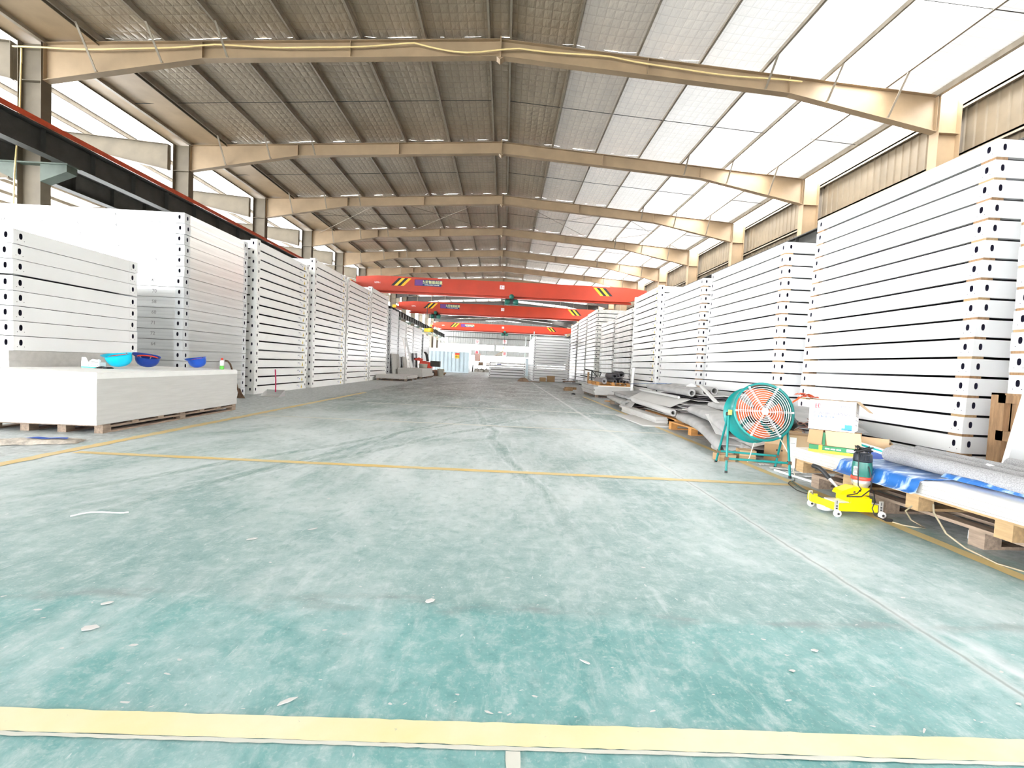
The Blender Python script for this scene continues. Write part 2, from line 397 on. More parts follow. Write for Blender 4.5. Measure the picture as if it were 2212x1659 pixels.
    def build(s, name, parent=None, loc=(0, 0, 0), rot=(0, 0, 0), label=None):
        return put(name, s.mesh(name), parent, loc, rot, label)
def mb(m): b = MB(); b.mat(m); return b
def put(name, me, parent=None, loc=(0, 0, 0), rot=(0, 0, 0), label=None):
    o = bpy.data.objects.new(name, me); COL.objects.link(o)
    if parent is not None: o.parent = parent
    o.location = loc; o.rotation_euler = rot
    if label: o['label'] = label
    return o
def tag(o, label, cat, group=None):
    o['label'] = label; o['category'] = cat
    if group: o['group'] = group
    return o
def thing(name, label, cat, loc=(0, 0, 0), rz=0.0, group=None):
    return tag(put(name, None, None, loc, (0, 0, rz)), label, cat, group)
def struct(o): o['kind'] = 'structure'; return o
def noise_off(p, sc, amp): return noise.noise_vector(Vector(p)*sc)*amp
TXT = {}
def text_mesh(s, size, m, align='CENTER', ext=0.0):
    key = (s, size, m.name, align)
    if key in TXT: return TXT[key]
    cu = bpy.data.curves.new('lettering', 'FONT'); cu.body = s; cu.size = size; cu.align_x = align; cu.align_y = 'CENTER'; cu.extrude = ext; cu.offset = size*.018
    cu.resolution_u = 2
    tmp = bpy.data.objects.new('lettering', cu); COL.objects.link(tmp)
    bpy.context.view_layer.update()
    me = bpy.data.meshes.new_from_object(tmp.evaluated_get(bpy.context.evaluated_depsgraph_get()))
    bpy.data.objects.remove(tmp); bpy.data.curves.remove(cu)
    me.materials.clear(); me.materials.append(m); TXT[key] = me
    return me
ORD = ['', 'first', 'second', 'third', 'fourth', 'fifth', 'sixth', 'seventh', 'eighth', 'ninth', 'tenth', 'eleventh', 'twelfth', 'thirteenth',
       'fourteenth', 'fifteenth', 'sixteenth', 'seventeenth', 'eighteenth', 'nineteenth', 'twentieth']
# ------------------------------------------------------------------ the hall
RX = -0.5                       # ridge line
HALF = 12.65
BAY, Y1 = 6.0, 13.51
FR = list(range(-6, 15))        # steel frames
YEND = Y1 + BAY*14
YBEG = Y1 - BAY*6
def top_z(dx): return 10.09 - abs(dx)*0.066

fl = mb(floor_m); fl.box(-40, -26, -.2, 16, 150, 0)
floor = struct(fl.build('floor'))
def floor_strip(name, m, x0, y0, x1, y1, wob=.0):
    n = 40; b = mb(m); vs = []; L = Vector((x1-x0, y1-y0, 0)); d = L.normalized(); r = Vector((d.y, -d.x, 0))
    return n, b, d, r, L
def line(m, x0, y0, x1, y1, w, jag=.004, n=60):
    b = mb(m); d = Vector((x1-x0, y1-y0, 0)); L = d.length; d.normalize(); r = Vector((d.y, -d.x, 0)); vs = []
    for i in range(n+1):
        p = Vector((x0, y0, .0025)) + d*(L*i/n)
        a = w/2 + random.uniform(-jag, jag); c = w/2 + random.uniform(-jag, jag)
        vs += [p + r*a, p - r*c]
    b.add(vs, [(2*i, 2*i+2, 2*i+3, 2*i+1) for i in range(n)])
    return b.build('floor_line', floor)
line(line_y, -4.5, 1.152, 5, 1.152, .074, .0018, 320)
line(line_w, -4.5, 1.108, 5, 1.108, .012, .002, 320)
line(line_w, .066, .3, .066, 1.10, .034, .002, 30)
line(line_o, -3.75, 4.14, 2.62, 4.04, .085, .006, 120)
line(line_w, -3.8, 7.15, 2.6, 7.10, .09, .015, 90)
line(line_w, -2.9, 10.0, 2.6, 9.8, .09, .02, 60)
line(line_o, -3.86, 2.2, -3.83, 13.0, .12, .012, 120)
line(line_o, 2.66, 1.2, 2.72, 15.5, .085, .005, 120)

# ceiling: frames, purlins, insulation
ceiling = struct(put('ceiling', None, None, (RX, 0, 0)))
def half_poly(s):
    t = [(0, 10.09), (HALF, top_z(HALF))]; bt = [(HALF, 8.24), (8.3, 9.08), (0, 9.63)]
    return [(s*x, z) for x, z in t+bt]
def rafter_mesh(sides=(1, -1), mir=0.0):
    b = mb(tan)
    for s in sides:
        P = half_poly(s)
        b.prism(P if s > 0 else P[::-1], 'y', -.006, .006)
        for (p, q) in ((P[0], P[1]), (P[2], P[3]), (P[3], P[4])):      # flanges
            b.bar((p[0], 0, p[1]), (q[0], 0, q[1]), .22, .014)
        for x in (HALF-.02, 8.3, 4.2):                                  # web stiffeners
            zb = 8.24+.03 if x > 10 else (9.08 if x > 6 else 9.36)
            b.box(s*x-.008, -.10, zb, s*x+.008, .10, top_z(x)-.01)
    # ridge splice plates
    b.box(-.02, -.13, 9.56, .02, .13, 10.16)
    b.prism([(-.10, 9.60), (.10, 9.60), (0, 9.52)], 'y', -.12, .12)
    return b.mesh('rafter')
raf = rafter_mesh(); tan_keep = tan; tan = M('backlit_rafter_dark', (.055, .05, .045), .6, var=.3); raf_far = rafter_mesh(); tan = tan_dark; raf_left = rafter_mesh(); tan = tan_keep  # far rafters: backlit shade put into a darker colour
PX = [.30, 2.1, 3.9, 5.7, 7.5, 9.3, 11.1]
brace_b = {}
for s in (1, -1):
    for k, px in enumerate((7.5, 9.3, 11.1)):
        b = mb(purl_m); zb = 8.24 + (HALF-px)/(HALF-8.3)*.84 if px > 8.3 else 9.08+(8.3-px)*.066
        b.bar((s*(px-.02), -.85, top_z(px)+.02), (s*(px+.10), -.10, zb+.03), .055, .02)
        b.cbox((s*(px+.10), -.08, zb+.03), (.05, .05, .05))
        brace_b[(s, k)] = b.mesh('fly_brace')
for i in FR:
    y = Y1+BAY*i
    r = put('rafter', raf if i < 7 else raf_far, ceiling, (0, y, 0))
    if -1 <= i <= 9:
        for kk, me in brace_b.items(): put('fly_brace', me, r)
# purlins (Z sections) along the hall
def purlin_mesh(y0, y1, h=.17):
    b = mb(purl_m)
    b.box(-.004, y0, 0, .004, y1, h); b.box(-.055, y0, 0, .004, y1, .008); b.box(-.004, y0, h-.008, .055, y1, h)
    return b.mesh('purlin')
pm = purlin_mesh(YBEG, YEND)
for s in (1, -1):
    for px in PX:
        put('purlin', pm, ceiling, (s*px, 0, top_z(px)+.012), (0, 0, 0) if s > 0 else (0, 0, 0))
    b = mb(purl_m); b.box(-.06, YBEG, -.06, .06, YEND, .18); b.build('eave_strut', ceiling, (s*(HALF-.02), 0, top_z(HALF)+.05))
# sag rods across each bay
tr = mb(dark_steel)
for s in (1, -1): tr.tube([(s*.3, 0, top_z(.3)+.05), (s*HALF, 0, top_z(HALF)+.05)], .011, 5)
trm = tr.mesh('sag_rod')
for i in FR[:-1]: put('sag_rod', trm, ceiling, (0, Y1+BAY*i+3.0, 0))
# X bracing rods in the fourth visible bay
xb = mb(purl_m)
for s in (1, -1):
    for a, c in ((0.6, 6.2), (6.2, 12.2)):
        for u, v in ((0, 6), (6, 0)):
            xb.tube([(s*a, u, top_z(a)-.12), (s*c, v, top_z(c)-.12)], .012, 5)
xb.build('bracing_rod', ceiling, (0, Y1+BAY*2, 0))
# insulation panels between purlins
def panel_mesh(x0, x1, L, m, s, sag=.05):
    b = mb(m); nu, nv = 8, 10
    w = x1-x0
    def fn(u, v):
        x = x0+w*u; e = (1-(2*u-1)**4)
        q = sag*e + .018*noise.noise(Vector((x*1.7, v*L*.8, s*3.1)))*e
        return (s*x, v*L, top_z(x)+.175 - q)
    b.grid(fn, nu, nv) if s > 0 else b.grid(lambda u, v: fn(1-u, v), nu, nv)
    return b.mesh('insulation_panel')
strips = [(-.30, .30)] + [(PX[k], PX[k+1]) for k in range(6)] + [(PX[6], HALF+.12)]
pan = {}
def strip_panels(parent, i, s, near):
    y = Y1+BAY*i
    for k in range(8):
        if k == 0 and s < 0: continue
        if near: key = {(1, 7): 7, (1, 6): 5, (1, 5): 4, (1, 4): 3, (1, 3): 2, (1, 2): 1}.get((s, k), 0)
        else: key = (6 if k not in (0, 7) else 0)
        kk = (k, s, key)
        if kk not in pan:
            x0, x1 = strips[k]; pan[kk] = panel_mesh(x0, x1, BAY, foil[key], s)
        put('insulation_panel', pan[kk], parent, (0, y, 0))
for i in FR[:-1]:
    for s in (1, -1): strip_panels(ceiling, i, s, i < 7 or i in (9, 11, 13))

# neighbouring bay on the left: roof rising away from the valley gutter
GX = RX - HALF - .62
ceil2 = struct(put('ceiling_neighbour', None, None, (GX-HALF-.25, 0, 0)))
raf2 = raf_left
pm2 = purlin_mesh(YBEG, Y1+BAY*9)
for i in range(-1, 9): put('rafter', raf2, ceil2, (0, Y1+BAY*i, 0))
for s in (1, -1):
    for px in PX: put('purlin', pm2, ceil2, (s*px, 0, top_z(px)+.012))
pan2 = {}
for k in range(8):
    for s in (1, -1):
        if k == 0 and s < 0: continue
        x0, x1 = strips[k]; me = panel_mesh(x0, x1, BAY*2, foil[6] if k in (2, 3, 4, 5, 6, 7) and s > 0 else foil[2], s)
        for i in (-5, -3, -1, 1, 3, 5, 7): put('insulation_panel', me, ceil2, (0, Y1+BAY*i, 0))
g = mb(tan); g.box(-.42, YBEG, .15, 1.75, YEND, .165); g.mat(tan_dark); g.box(-.44, YBEG, .1, -.42, YEND, .22); g.box(1.75, YBEG, .12, 1.77, YEND, .20)
g.build('valley_gutter', ceiling, (GX+.31-RX, 0, top_z(HALF)-.06))

# columns
def column_mesh(m, h, dpt=.62, fl=.30):
    b = mb(m)
    b.box(-dpt/2, -.006, 0, dpt/2, .006, h)
    b.box(-dpt/2-.012, -fl/2, 0, -dpt/2, fl/2, h); b.box(dpt/2, -fl/2, 0, dpt/2+.012, fl/2, h)
    b.box(-dpt/2, -.13, 8.2, dpt/2, .13, 8.22); b.box(-dpt/2-.1, -.2, 0, dpt/2+.1, .2, .03)
    b.box(-dpt/2, -.13, 4.0, dpt/2, .13, 4.012)
    return b.mesh('column')
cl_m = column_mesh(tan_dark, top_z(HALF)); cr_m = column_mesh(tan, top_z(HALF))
bk = mb(green_steel)                 # crane brackets on both sides of a left column
bk.prism([(.32, 5.45), (.32, 5.95), (1.05, 5.95), (1.05, 5.75)], 'y', -.16, .16)
bk.prism([(-.32, 5.45), (-1.05, 5.75), (-1.05, 5.95), (-.32, 5.95)], 'y', -.16, .16)
bk.box(-1.1, -.2, 5.93, 1.1, .2, 5.97)
bkm = bk.mesh('crane_bracket')
for i in FR[:-1]:
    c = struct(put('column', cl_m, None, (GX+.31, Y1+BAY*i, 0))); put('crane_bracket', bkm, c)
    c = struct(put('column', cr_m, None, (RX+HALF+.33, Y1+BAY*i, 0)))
    b2 = mb(green_steel) if i == FR[0] else None
    if b2:
        b2.prism([(-.32, 5.45), (-1.0, 5.75), (-1.0, 5.95), (-.32, 5.95)], 'y', -.16, .16); b2m = b2.mesh('crane_bracket')
    put('crane_bracket', b2m, c)

# right wall: ribbed sheets and girts
wr = mb(tan_dark)
def rib_sheet(b, x, y0, y1, z0, z1, per=.30, dp=.035):
    ys = []; y = y0
    while y < y1:
        ys += [(y, 0), (y+per*.72, 0), (y+per*.80, dp), (y+per*.92, dp)]; y += per
    ys.append((y1, 0)); vs = []
    for (yy, d) in ys: vs += [(x-d, yy, z0), (x-d, yy, z1)]
    b.add(vs, [(2*k, 2*k+1, 2*k+3, 2*k+2) for k in range(len(ys)-1)])
wsheet = M('tan_wall_sheet', (.20, .155, .10), .55, var=.2, scale=1.2)
wb = mb(wsheet); rib_sheet(wb, 0, YBEG, YEND, 0, top_z(HALF)+.25)
wall_r = struct(wb.build('wall_right', None, (RX+HALF+.86, 0, 0)))
for z in (9.0, 7.6, 6.1, 4.5, 3.0, 1.5):
    b = mb(purl_m); b.box(-.20, YBEG, -.03, -.01, YEND, .03); b.box(-.20, YBEG, -.09, -.19, YEND, .03); b.build('girt', wall_r, (0, 0, z))

# added unseen wall behind the camera, doorway sized to cut incoming light
wf = mb(wsheet); wf.box(GX-.3, YBEG-.1, 0, -6.0, YBEG, 10.2); wf.box(5.5, YBEG-.1, 0, RX+HALF+.9, YBEG, 10.2); wf.box(-6.0, YBEG-.1, 4.8, 5.5, YBEG, 10.2)
struct(wf.build('wall_light_blocker'))
# left wall beyond the stacks
wl = mb(cream_wall); rib_sheet(wl, 0, Y1+BAY*6, YEND, 0, 5.6, .5, -.04)
wall_l = struct(wl.build('wall_left', None, (GX+.31, 0, 0)))

# end wall with a long opening, a strip window and the big open bottom
we = mb(grey_wall)
xl, xr = GX, RX+HALF+.86
def rib_x(b, x0, x1, z0, z1, per=.5, dp=.04):
    xs = []; x = x0
    while x < x1: xs += [(x, 0), (x+per*.72, 0), (x+per*.8, dp), (x+per*.92, dp)]; x += per
    xs.append((x1, 0)); vs = []
    for (xx, d) in xs: vs += [(xx, -d, z0), (xx, -d, z1)]
    b.add(vs, [(2*k, 2*k+2, 2*k+3, 2*k+1) for k in range(len(xs)-1)])
rib_x(we, xl, xr, 4.95, 9.9); rib_x(we, xl, 5.0, 2.72, 3.72)
we.box(-6.9, -.1, 0, -6.7, .1, 3) ; we.box(5.0, -.1, 0, 5.15, .1, 9.9); we.box(-2.2, -.12, 2.7, -1.7, .1, 10)
we.box(xl, -.08, 4.9, xr, .08, 5.0); we.box(xl, -.08, 3.7, 5, .08, 3.76); we.box(xl, -.08, 2.66, 5, .08, 2.74)
wall_b = struct(we.build('wall_back', None, (0, YEND-.3, 0)))
for z in (6.3, 7.4):
    b = mb(dark_steel); b.box(xl, -.16, -.06, xr, -.05, .06); b.build('girt', wall_b, (0, 0, z))
for x, z, ch, wh in ((-5.75, 5.5, '全', 'upper left'), (.0, 5.75, '生', 'upper right'), (-5.75, 3.2, '量', 'lower left'), (.05, 3.2, '第', 'lower right')):
    b = mb(paper); b.box(-.42, -.03, -.42, .42, 0, .42)
    sg = tag(b.build('wall_sign', None, (x, YEND-.46, z)), 'white square sign with one red character, %s of four on the end wall' % wh, 'sign', 'safety signs on the end wall')
    put('lettering', text_mesh(ch, .74, print_red), sg, (0, -.034, -.02), (PI/2, 0, 0))
# ------------------------------------------------------------------ crane runways and overhead cranes
RAILZ = 6.75
def runway(x, label, y0, y1, cat='beam'):
    t = thing('crane_runway', label, cat, (x, 0, 0))
    b = mb(dark_steel); b.box(-.006, y0, 5.98, .006, y1, 6.62); b.box(-.15, y0, 5.97, .15, y1, 5.99); b.box(-.17, y0, 6.61, .17, y1, 6.64)
    b.build('girder', t)
    b = mb(dark_steel); b.box(-.03, y0, 6.64, .03, y1, 6.72); b.build('rail', t)
    sm = mb(dark_steel); sm.box(-.14, -.006, 5.99, .14, .006, 6.61); sme = sm.mesh('stiffener')
    y = y0+.75
    while y < y1-1: put('stiffener', sme, t, (0, y, 0)); y += 1.5
    return t
XL, XR = -12.55, RX+HALF-.45
rw = runway(XL, 'long dark crane runway girder along the left columns under a red conductor bar', YBEG, YEND-1)
b = mb(red_rail); b.box(.17, YBEG, 6.66, .23, Y1+BAY*3.6, 6.78)
pth = [(.20, Y1+BAY*3.6+k*.5, 6.70-.16*math.sin(k*1.3)-.03*k) for k in range(6)]; b.tube(pth, .03, 5); b.build('conductor_bar', rw)
runway(XR, 'dark crane runway girder along the right wall behind the frame stacks', YBEG, YEND-1)
runway(GX-.72, 'second dark crane runway girder on the far side of the left columns', YBEG, Y1+BAY*9)

def stripe(b, x, z0, z1, w, lean):   # slanted parallelogram on the girder face (y = -face)
    return [(x, z0), (x+w, z0), (x+w+lean, z1), (x+lean, z1)]
def crane(y, label, hoist_x, plate, lit, hook):
    t = thing('overhead_crane', label, 'crane', (0, y, 0), 0, 'red overhead cranes')
    x0, x1 = XL+.15, XR-.15
    b = mb(crane_red)
    prof = lambda z0, z1, th: None
    b.prism([(x0, 6.95), (x0+1.6, 6.62), (x1-1.6, 6.62), (x1, 6.95), (x1, 7.62), (x1-1.8, 7.78), (x0+1.8, 7.78), (x0, 7.62)], 'y', -.26, .26)
    b.prism([(x0+.8, 6.80), (x0+1.6, 6.58), (x1-1.6, 6.58), (x1-.8, 6.80), (x1-.8, 6.86), (x0+.8, 6.86)], 'y', -.34, -.25)   # swelled lower flange
    b.build('main_girder', t)
    b = mb(crane_red); b.box(x0+1.2, -.20, 6.42, x1-1.2, .20, 6.46); b.box(x0+1.2, -.01, 6.44, x1-1.2, .01, 6.62); b.build('trolley_beam', t)
    b = mb(crane_red); b.box(-.16, -1.5, 6.79, .16, 1.5, 7.14); em = b.mesh('end_carriage')
    for x in (XL, XR):
        e = put('end_carriage', em, t, (x, 0, 0))
        w = mb(dark_steel); w.lathe([(.0, -.05), (.10, -.05), (.10, .05), (0, .05)], 14, (0, -1.2, 6.82), 'x'); w.build('wheel', e)
        w = mb(haz_y); w.box(-.2, -1.62, 6.80, .2, -1.5, 7.10); w.build('buffer', e)
    for xs, sg in ((-9.55, 1), (8.75, -1)):      # hazard stripes near both ends
        for k in range(4):
            b = mb(black if k % 2 == 0 else haz_y)
            x = xs + sg*k*.26
            b.prism(stripe(b, x, 7.02, 7.66, .26*sg, .62*sg) if sg > 0 else stripe(b, x, 7.02, 7.66, .26*sg, .62*sg)[::-1], 'y', -.268, -.26)
            b.build('hazard_stripe', t)
    # maker's board
    b = mb(navy_p); b.box(-7.62, -.285, 7.10, -5.42, -.262, 7.60); pl = b.build('name_board', t)
    b = mb(purple); b.box(-7.58, -.290, 7.13, -6.95, -.2851, 7.57); b.build('logo_field', pl)
    put('lettering', text_mesh('古尼智能起重', .285, pale_yel), pl, (-6.19, -.288, 7.40), (PI/2, 0, 0))
    put('lettering', text_mesh('INTELLIGENT CRANE', .125, paper), pl, (-6.19, -.288, 7.19), (PI/2, 0, 0))
    b = mb(paper); b.box(-.62, -.275, 7.14, -.24, -.262, 7.46); np_ = b.build('load_plate', t)
    put('lettering', text_mesh('5 t', .24, print_red), np_, (-.43, -.278, 7.30), (PI/2, 0, 0))
    put('lettering', text_mesh('LD5 t', .20, paper), t, (-10.65, -.268, 7.22), (PI/2, 0, 0))
    # hoist trolley under the girder
    b = mb(green_steel); gs = M('hoist_green_enamel', (.02, .16, .12), .4); b.mat(gs)
    b.lathe([(0, -.55), (.21, -.55), (.23, -.5), (.23, -.12), (0, -.12)], 14, (hoist_x, -.30, 6.12), 'x')
    b.lathe([(0, .12), (.21, .12), (.23, .5), (.2, .58), (0, .58)], 14, (hoist_x, -.30, 6.12), 'x')
    b.mat(black); b.box(hoist_x-.14, -.5, 5.95, hoist_x+.14, -.1, 6.30); b.box(hoist_x-.5, -.12, 6.3, hoist_x+.5, .12, 6.42)
    b.mat(gs); b.lathe([(0, -.26), (.18, -.24), (.2, -.1), (.2, .2), (0, .2)], 14, (hoist_x, -.38, 6.56), 'y')
    b.build('hoist', t)
    if hook:
        b = mb(black); b.tube([(hoist_x, -.3, 5.95), (hoist_x, -.3, hook)], .022, 6)
        b.tube([(hoist_x+.12, -.3, 5.95), (hoist_x+.05, -.3, hook)], .012, 6); b.build('hoist_rope', t)
        b = mb(haz_y); b.cbox((hoist_x, -.3, hook-.14), (.22, .14, .3)); b.mat(dark_steel)
        b.tube([(hoist_x, -.3, hook-.28)] + [(hoist_x+.11*math.sin(a), -.3, hook-.45+.11*math.cos(a)) for a in [k*.5 for k in range(9)]], .025, 6)
        b.build('hook_block', t)
    return t
crane(38.7, 'nearest and largest of the red overhead cranes with a green hoist below', .38, 1, 1, 0)
crane(54.0, 'middle red overhead crane seen below the nearest one with a hoist at its left', -8.1, 1, 1, 0)
crane(80.0, 'farthest red overhead crane above the end wall with hook rope at the middle', -.1, 1, 1, 4.0)
# slings hanging on the far hook
t = tag(put('lifting_sling', None, None, (-.1, 79.7, 3.42)), 'bundle of worn yellow brown lifting slings hanging on the far crane hook', 'sling')
for k in range(5):
    b = mb(M('sling_webbing_%d' % (k % 2), ((.45, .28, .06), (.30, .17, .06))[k % 2], .8))
    a = -.5-.35*k; L = 1.5+.25*(k % 3)
    b.ribbon([(0, 0), (-.25-.12*k, -.45), (-.5-.3*k, -1.0), (-.75-.3*k, -L)], -.05, .05, .03, 2); b.build('strap', t, (0, k*.03, 0))

# ------------------------------------------------------------------ stacks of flat frames
OV_RX, OV_RY = .020, .036
def frame_kit(kind, side, L, D, h, pitch):
    """meshes of one frame; origin at its aisle-side near bottom corner, x away from the aisle"""
    s = side
    kit = {}
    fm, bm, dm = {'A': (white, white, deck_m), 'B': (white_b, white_b, deck_m), 'C': (white_grey, galv, deck_m), 'D': (white, white, deck_m), 'F': (film, film, deck_m), 'S': (white_grey, white_grey, deck_m)}[kind]
    fh = h if kind != 'B' else pitch-.002           # height of a corner fitting
    ins = .008 if kind == 'B' else .0015
    b = mb(dm); x0, x1 = .055, D-.055
    b.box(min(s*x0, s*x1), .055, .02, max(s*x0, s*x1), L-.055, h-.006); kit['deck'] = b.mesh('deck')
    def beam_x(y, sg):    # along x at y
        b = mb(bm); a, c = sorted((s*.15, s*(D-.15))); ya, yb = sorted((y+sg*ins, y+sg*.05)); b.box(a, ya, 0, c, yb, h); return b
    def beam_y(x, sg):
        b = mb(bm); xa, xb = sorted((s*(x+sg*ins), s*(x+sg*.05))); b.box(xa, .15, 0, xb, L-.15, h); return b
    kit['side_beam'] = [beam_y(0, 1).mesh('side_beam'), beam_y(D, -1).mesh('side_beam')]
    kit['end_beam'] = [beam_x(0, 1).mesh('end_beam'), beam_x(L, -1).mesh('end_beam')]
    hz = fh*.56
    def corner(cx, cy, ax, ay):
        # solid block whose two outer faces carry a slotted hole
        b = mb(fm); w = .152; e = .0
        x_in = cx + ax*w; y_in = cy + ay*w
        # face normal to x (outer side at cx)
        X0 = s*cx; ya, yb = sorted((cy, y_in)); xa, xb = sorted((s*cx, s*x_in))
        nx = -s*ax; 
        if nx > 0: b.hole_face((X0, ya, 0), (0, 1, 0), (0, 0, 1), w, fh, (cy+ay*.085)-ya, hz, OV_RX, OV_RY, .05, void)
        else: b.hole_face((X0, yb, 0), (0, -1, 0), (0, 0, 1), w, fh, yb-(cy+ay*.085), hz, OV_RX, OV_RY, .05, void)
        ny = -ay
        hx = s*(cx+ax*.085)
        if ny < 0: b.hole_face((xa, cy, 0), (1, 0, 0), (0, 0, 1), w, fh, hx-xa, hz, OV_RX, OV_RY, .05, void)
        else: b.hole_face((xb, cy, 0), (-1, 0, 0), (0, 0, 1), w, fh, xb-hx, hz, OV_RX, OV_RY, .05, void)
        # top, bottom, inner faces
        b.add([(xa, ya, 0), (xb, ya, 0), (xb, yb, 0), (xa, yb, 0), (xa, ya, fh), (xb, ya, fh), (xb, yb, fh), (xa, yb, fh)], [(0, 3, 2, 1), (4, 5, 6, 7)])
        xi = s*x_in
        b.add([(xi, ya, 0), (xi, yb, 0), (xi, yb, fh), (xi, ya, fh)], [(0, 1, 2, 3)]); b.add([(xa, y_in, 0), (xb, y_in, 0), (xb, y_in, fh), (xa, y_in, fh)], [(0, 1, 2, 3)])
        b.mat(void)           # small drilled holes
        for hy in (.045, .125):
            p = Vector((X0+nx*.0006, cy+ay*hy, .045)); ring = [p+Vector((0, .005*math.cos(q), .005*math.sin(q))) for q in [k*PI/3 for k in range(6)]]
            b.add(ring, [tuple(range(6)) if nx > 0 else tuple(range(6))[::-1]])
        return b
    cs = [corner(0, 0, 1, 1), corner(0, L, 1, -1), corner(D, 0, -1, 1), corner(D, L, -1, -1)]
    kit['corner_fitting'] = [c.mesh('corner_fitting') for c in cs]
    one = MB()                                       # all of it in one mesh, for stacks too far off to show parts
    one.mat(dm); a, c = sorted((s*.06, s*(D-.06))); one.box(a, .055, .02, c, L-.055, h-.006)
    for q in [beam_y(0, 1), beam_y(D, -1), beam_x(0, 1), beam_x(L, -1)] + cs:
        for m in q.ms:
            idx = q.ms.index(m); one.mat(m); mp = {}; vs = []; fs = []
            for f, mi, sm in zip(q.f, q.mi, q.sm):
                if mi == idx:
                    ff = []
                    for i in f:
                        if i not in mp: mp[i] = len(vs); vs.append(q.v[i])
                        ff.append(mp[i])
                    fs.append(ff)
            one.add(vs, fs)
    kit['one'] = one
    return kit
def sticker_mesh(s, kind):
    """white card with a line of text and a yellow warning triangle, on the aisle side (x = 0)"""
    b = mb(paper); nx = -s
    def rect(m, y0, z0, y1, z1, d):
        b.mat(m); P = [(nx*d, y0, z0), (nx*d, y1, z0), (nx*d, y1, z1), (nx*d, y0, z1)]
        b.add(P, [(0, 1, 2, 3) if nx > 0 else (3, 2, 1, 0)])
    d = -.006
    if kind == 'far':
        rect(paper, 0, 0, .24, .11, d); rect(print_grey, .03, .085, .15, .094, d+.0006); rect(print_grey, .03, .070, .13, .076, d+.0006)
        rect(print_blue, .155, .042, .185, .066, d+.0006)
        b.mat(print_yel); P = [(nx*(d+.0006), .29, .0), (nx*(d+.0006), .37, .0), (nx*(d+.0006), .33, .10)]; b.add(P, [(0, 1, 2) if nx > 0 else (2, 1, 0)])
        b.mat(print_black); P = [(nx*(d+.0012), .322, .018), (nx*(d+.0012), .338, .018), (nx*(d+.0012), .334, .062), (nx*(d+.0012), .326, .062)]; b.add(P, [(0, 1, 2, 3) if nx > 0 else (3, 2, 1, 0)])
    else:
        rect(paper, .10, 0, .40, .13, d); rect(print_grey, .16, .095, .30, .108, d+.0006); rect(print_grey, .16, .075, .26, .083, d+.0006)
        b.mat(print_yel); P = [(nx*(d+.0006), .0, .0), (nx*(d+.0006), .08, .0), (nx*(d+.0006), .04, .12)]; b.add(P, [(0, 1, 2) if nx > 0 else (2, 1, 0)])
    return b.mesh('sticker')
KITS = {}
def stack(kind, side, X, Ya, Yb, z0, n, pitch, h, place, detail=2, lean=0.0, D=6.0, stk=None, nums=False, spacers=(), what='white steel floor frame', stuff=False, jit=.008, gap=None):
    L = Yb-Ya
    key = (kind, side, round(L, 2), D, h, round(pitch, 3))
    if key not in KITS: KITS[key] = frame_kit(kind, side, L, D, h, pitch)
    kit = KITS[key]; s = side
    if stuff:
        b = MB()
        for k in range(n):
            b.T = Matrix.Translation((X+s*lean*k+random.uniform(-jit, jit), Ya+random.uniform(-jit, jit), z0+pitch*k))
            q = kit['one']
            for mi, m in enumerate(q.ms):
                b.mat(m); mp = {}; vs = []; fs = []
                for f, fi in zip(q.f, q.mi):
                    if fi == mi:
                        ff = []
                        for i in f:
                            if i not in mp: mp[i] = len(vs); vs.append(q.v[i])
                            ff.append(mp[i])
                        fs.append(ff)
                b.add(vs, fs)
        o = b.build('distant_frame_pile'); o['kind'] = 'stuff'; tag(o, 'stacked white frames ' + place, 'frames'); return
    if detail == 1 and 'onem' not in kit: kit['onem'] = kit['one'].mesh('flat_frame')
    if stk and 'stk' not in kit: kit['stk'] = sticker_mesh(s, stk)
    for k in range(n):
        w = ORD[k+1] if k < n-1 else 'topmost'
        if k == 0: w = 'lowest'
        lab = '%s, %s, stack %s' % (what, (w + ' from floor') if 0 < k < n-1 else w, place)
        x = X + s*lean*k + random.uniform(-jit, jit); y = Ya + random.uniform(-jit, jit); z = z0 + pitch*k
        if gap and k > gap[0]: z += gap[1]
        grp = 'frames of the stack ' + place
        if detail == 1:
            tag(put('flat_frame', kit['onem'], None, (x, y, z)), lab, 'steel frame', grp); continue
        t = thing('flat_frame', lab, 'steel frame', (x, y, z), 0, grp)
        put('deck', kit['deck'], t)
        for m in kit['side_beam']: put('side_beam', m, t)
        for m in kit['end_beam']: put('end_beam', m, t)
        for m in kit['corner_fitting']: put('corner_fitting', m, t)
        if stk: put('sticker', kit['stk'], t, (-s*.0, L-.62 if stk == 'far' else .24, .03 if stk == 'far' else .02))
        if nums and k >= n-13:
            seq = [('51','41','31','21','11'), ('52','49','53','26','17'), ('80','82','27','81','21'), ('07','57','50','42','75'), ('04','23','74','61','31'), ('07','58','39','62','12'), ('40','53','38','25','14'),
                   ('70','47','36','24','18'), ('58','44','37','22','16'), ('60','43','29','20','10'), ('71','46','33','28','15'), ('72','48','34','19','13'), ('64','45','35','30','09')][n-1-k]
            for q, tx in enumerate(seq):
                put('marker_number', text_mesh(tx, .085, pencil), t, (s*(.52+.66*q), -.0015+.0, h*.52), (PI/2, 0, 0))
        if k > 0 and spacers:
            for c in spacers:
                yy = {'near': .005, 'far': L-.165}[c]
                b = mb(wood_br if (k*7) % 3 else wood)
                gp = pitch-h
                b.box(min(0, s*.13), 0, 0, max(0, s*.13), .16, gp) if True else None
                tag(b.build('wooden_spacer', None, (x+s*.004, y+yy, z-gp)), '%s corner spacer under the %s frame, stack %s' % (c, w, place), 'spacer', 'wooden spacers of the stack ' + place)
PA, HA = .2115, .184
WF, WS, FG = 'white slotted frame', 'stickered white frame', 'film wrapped grey frame'
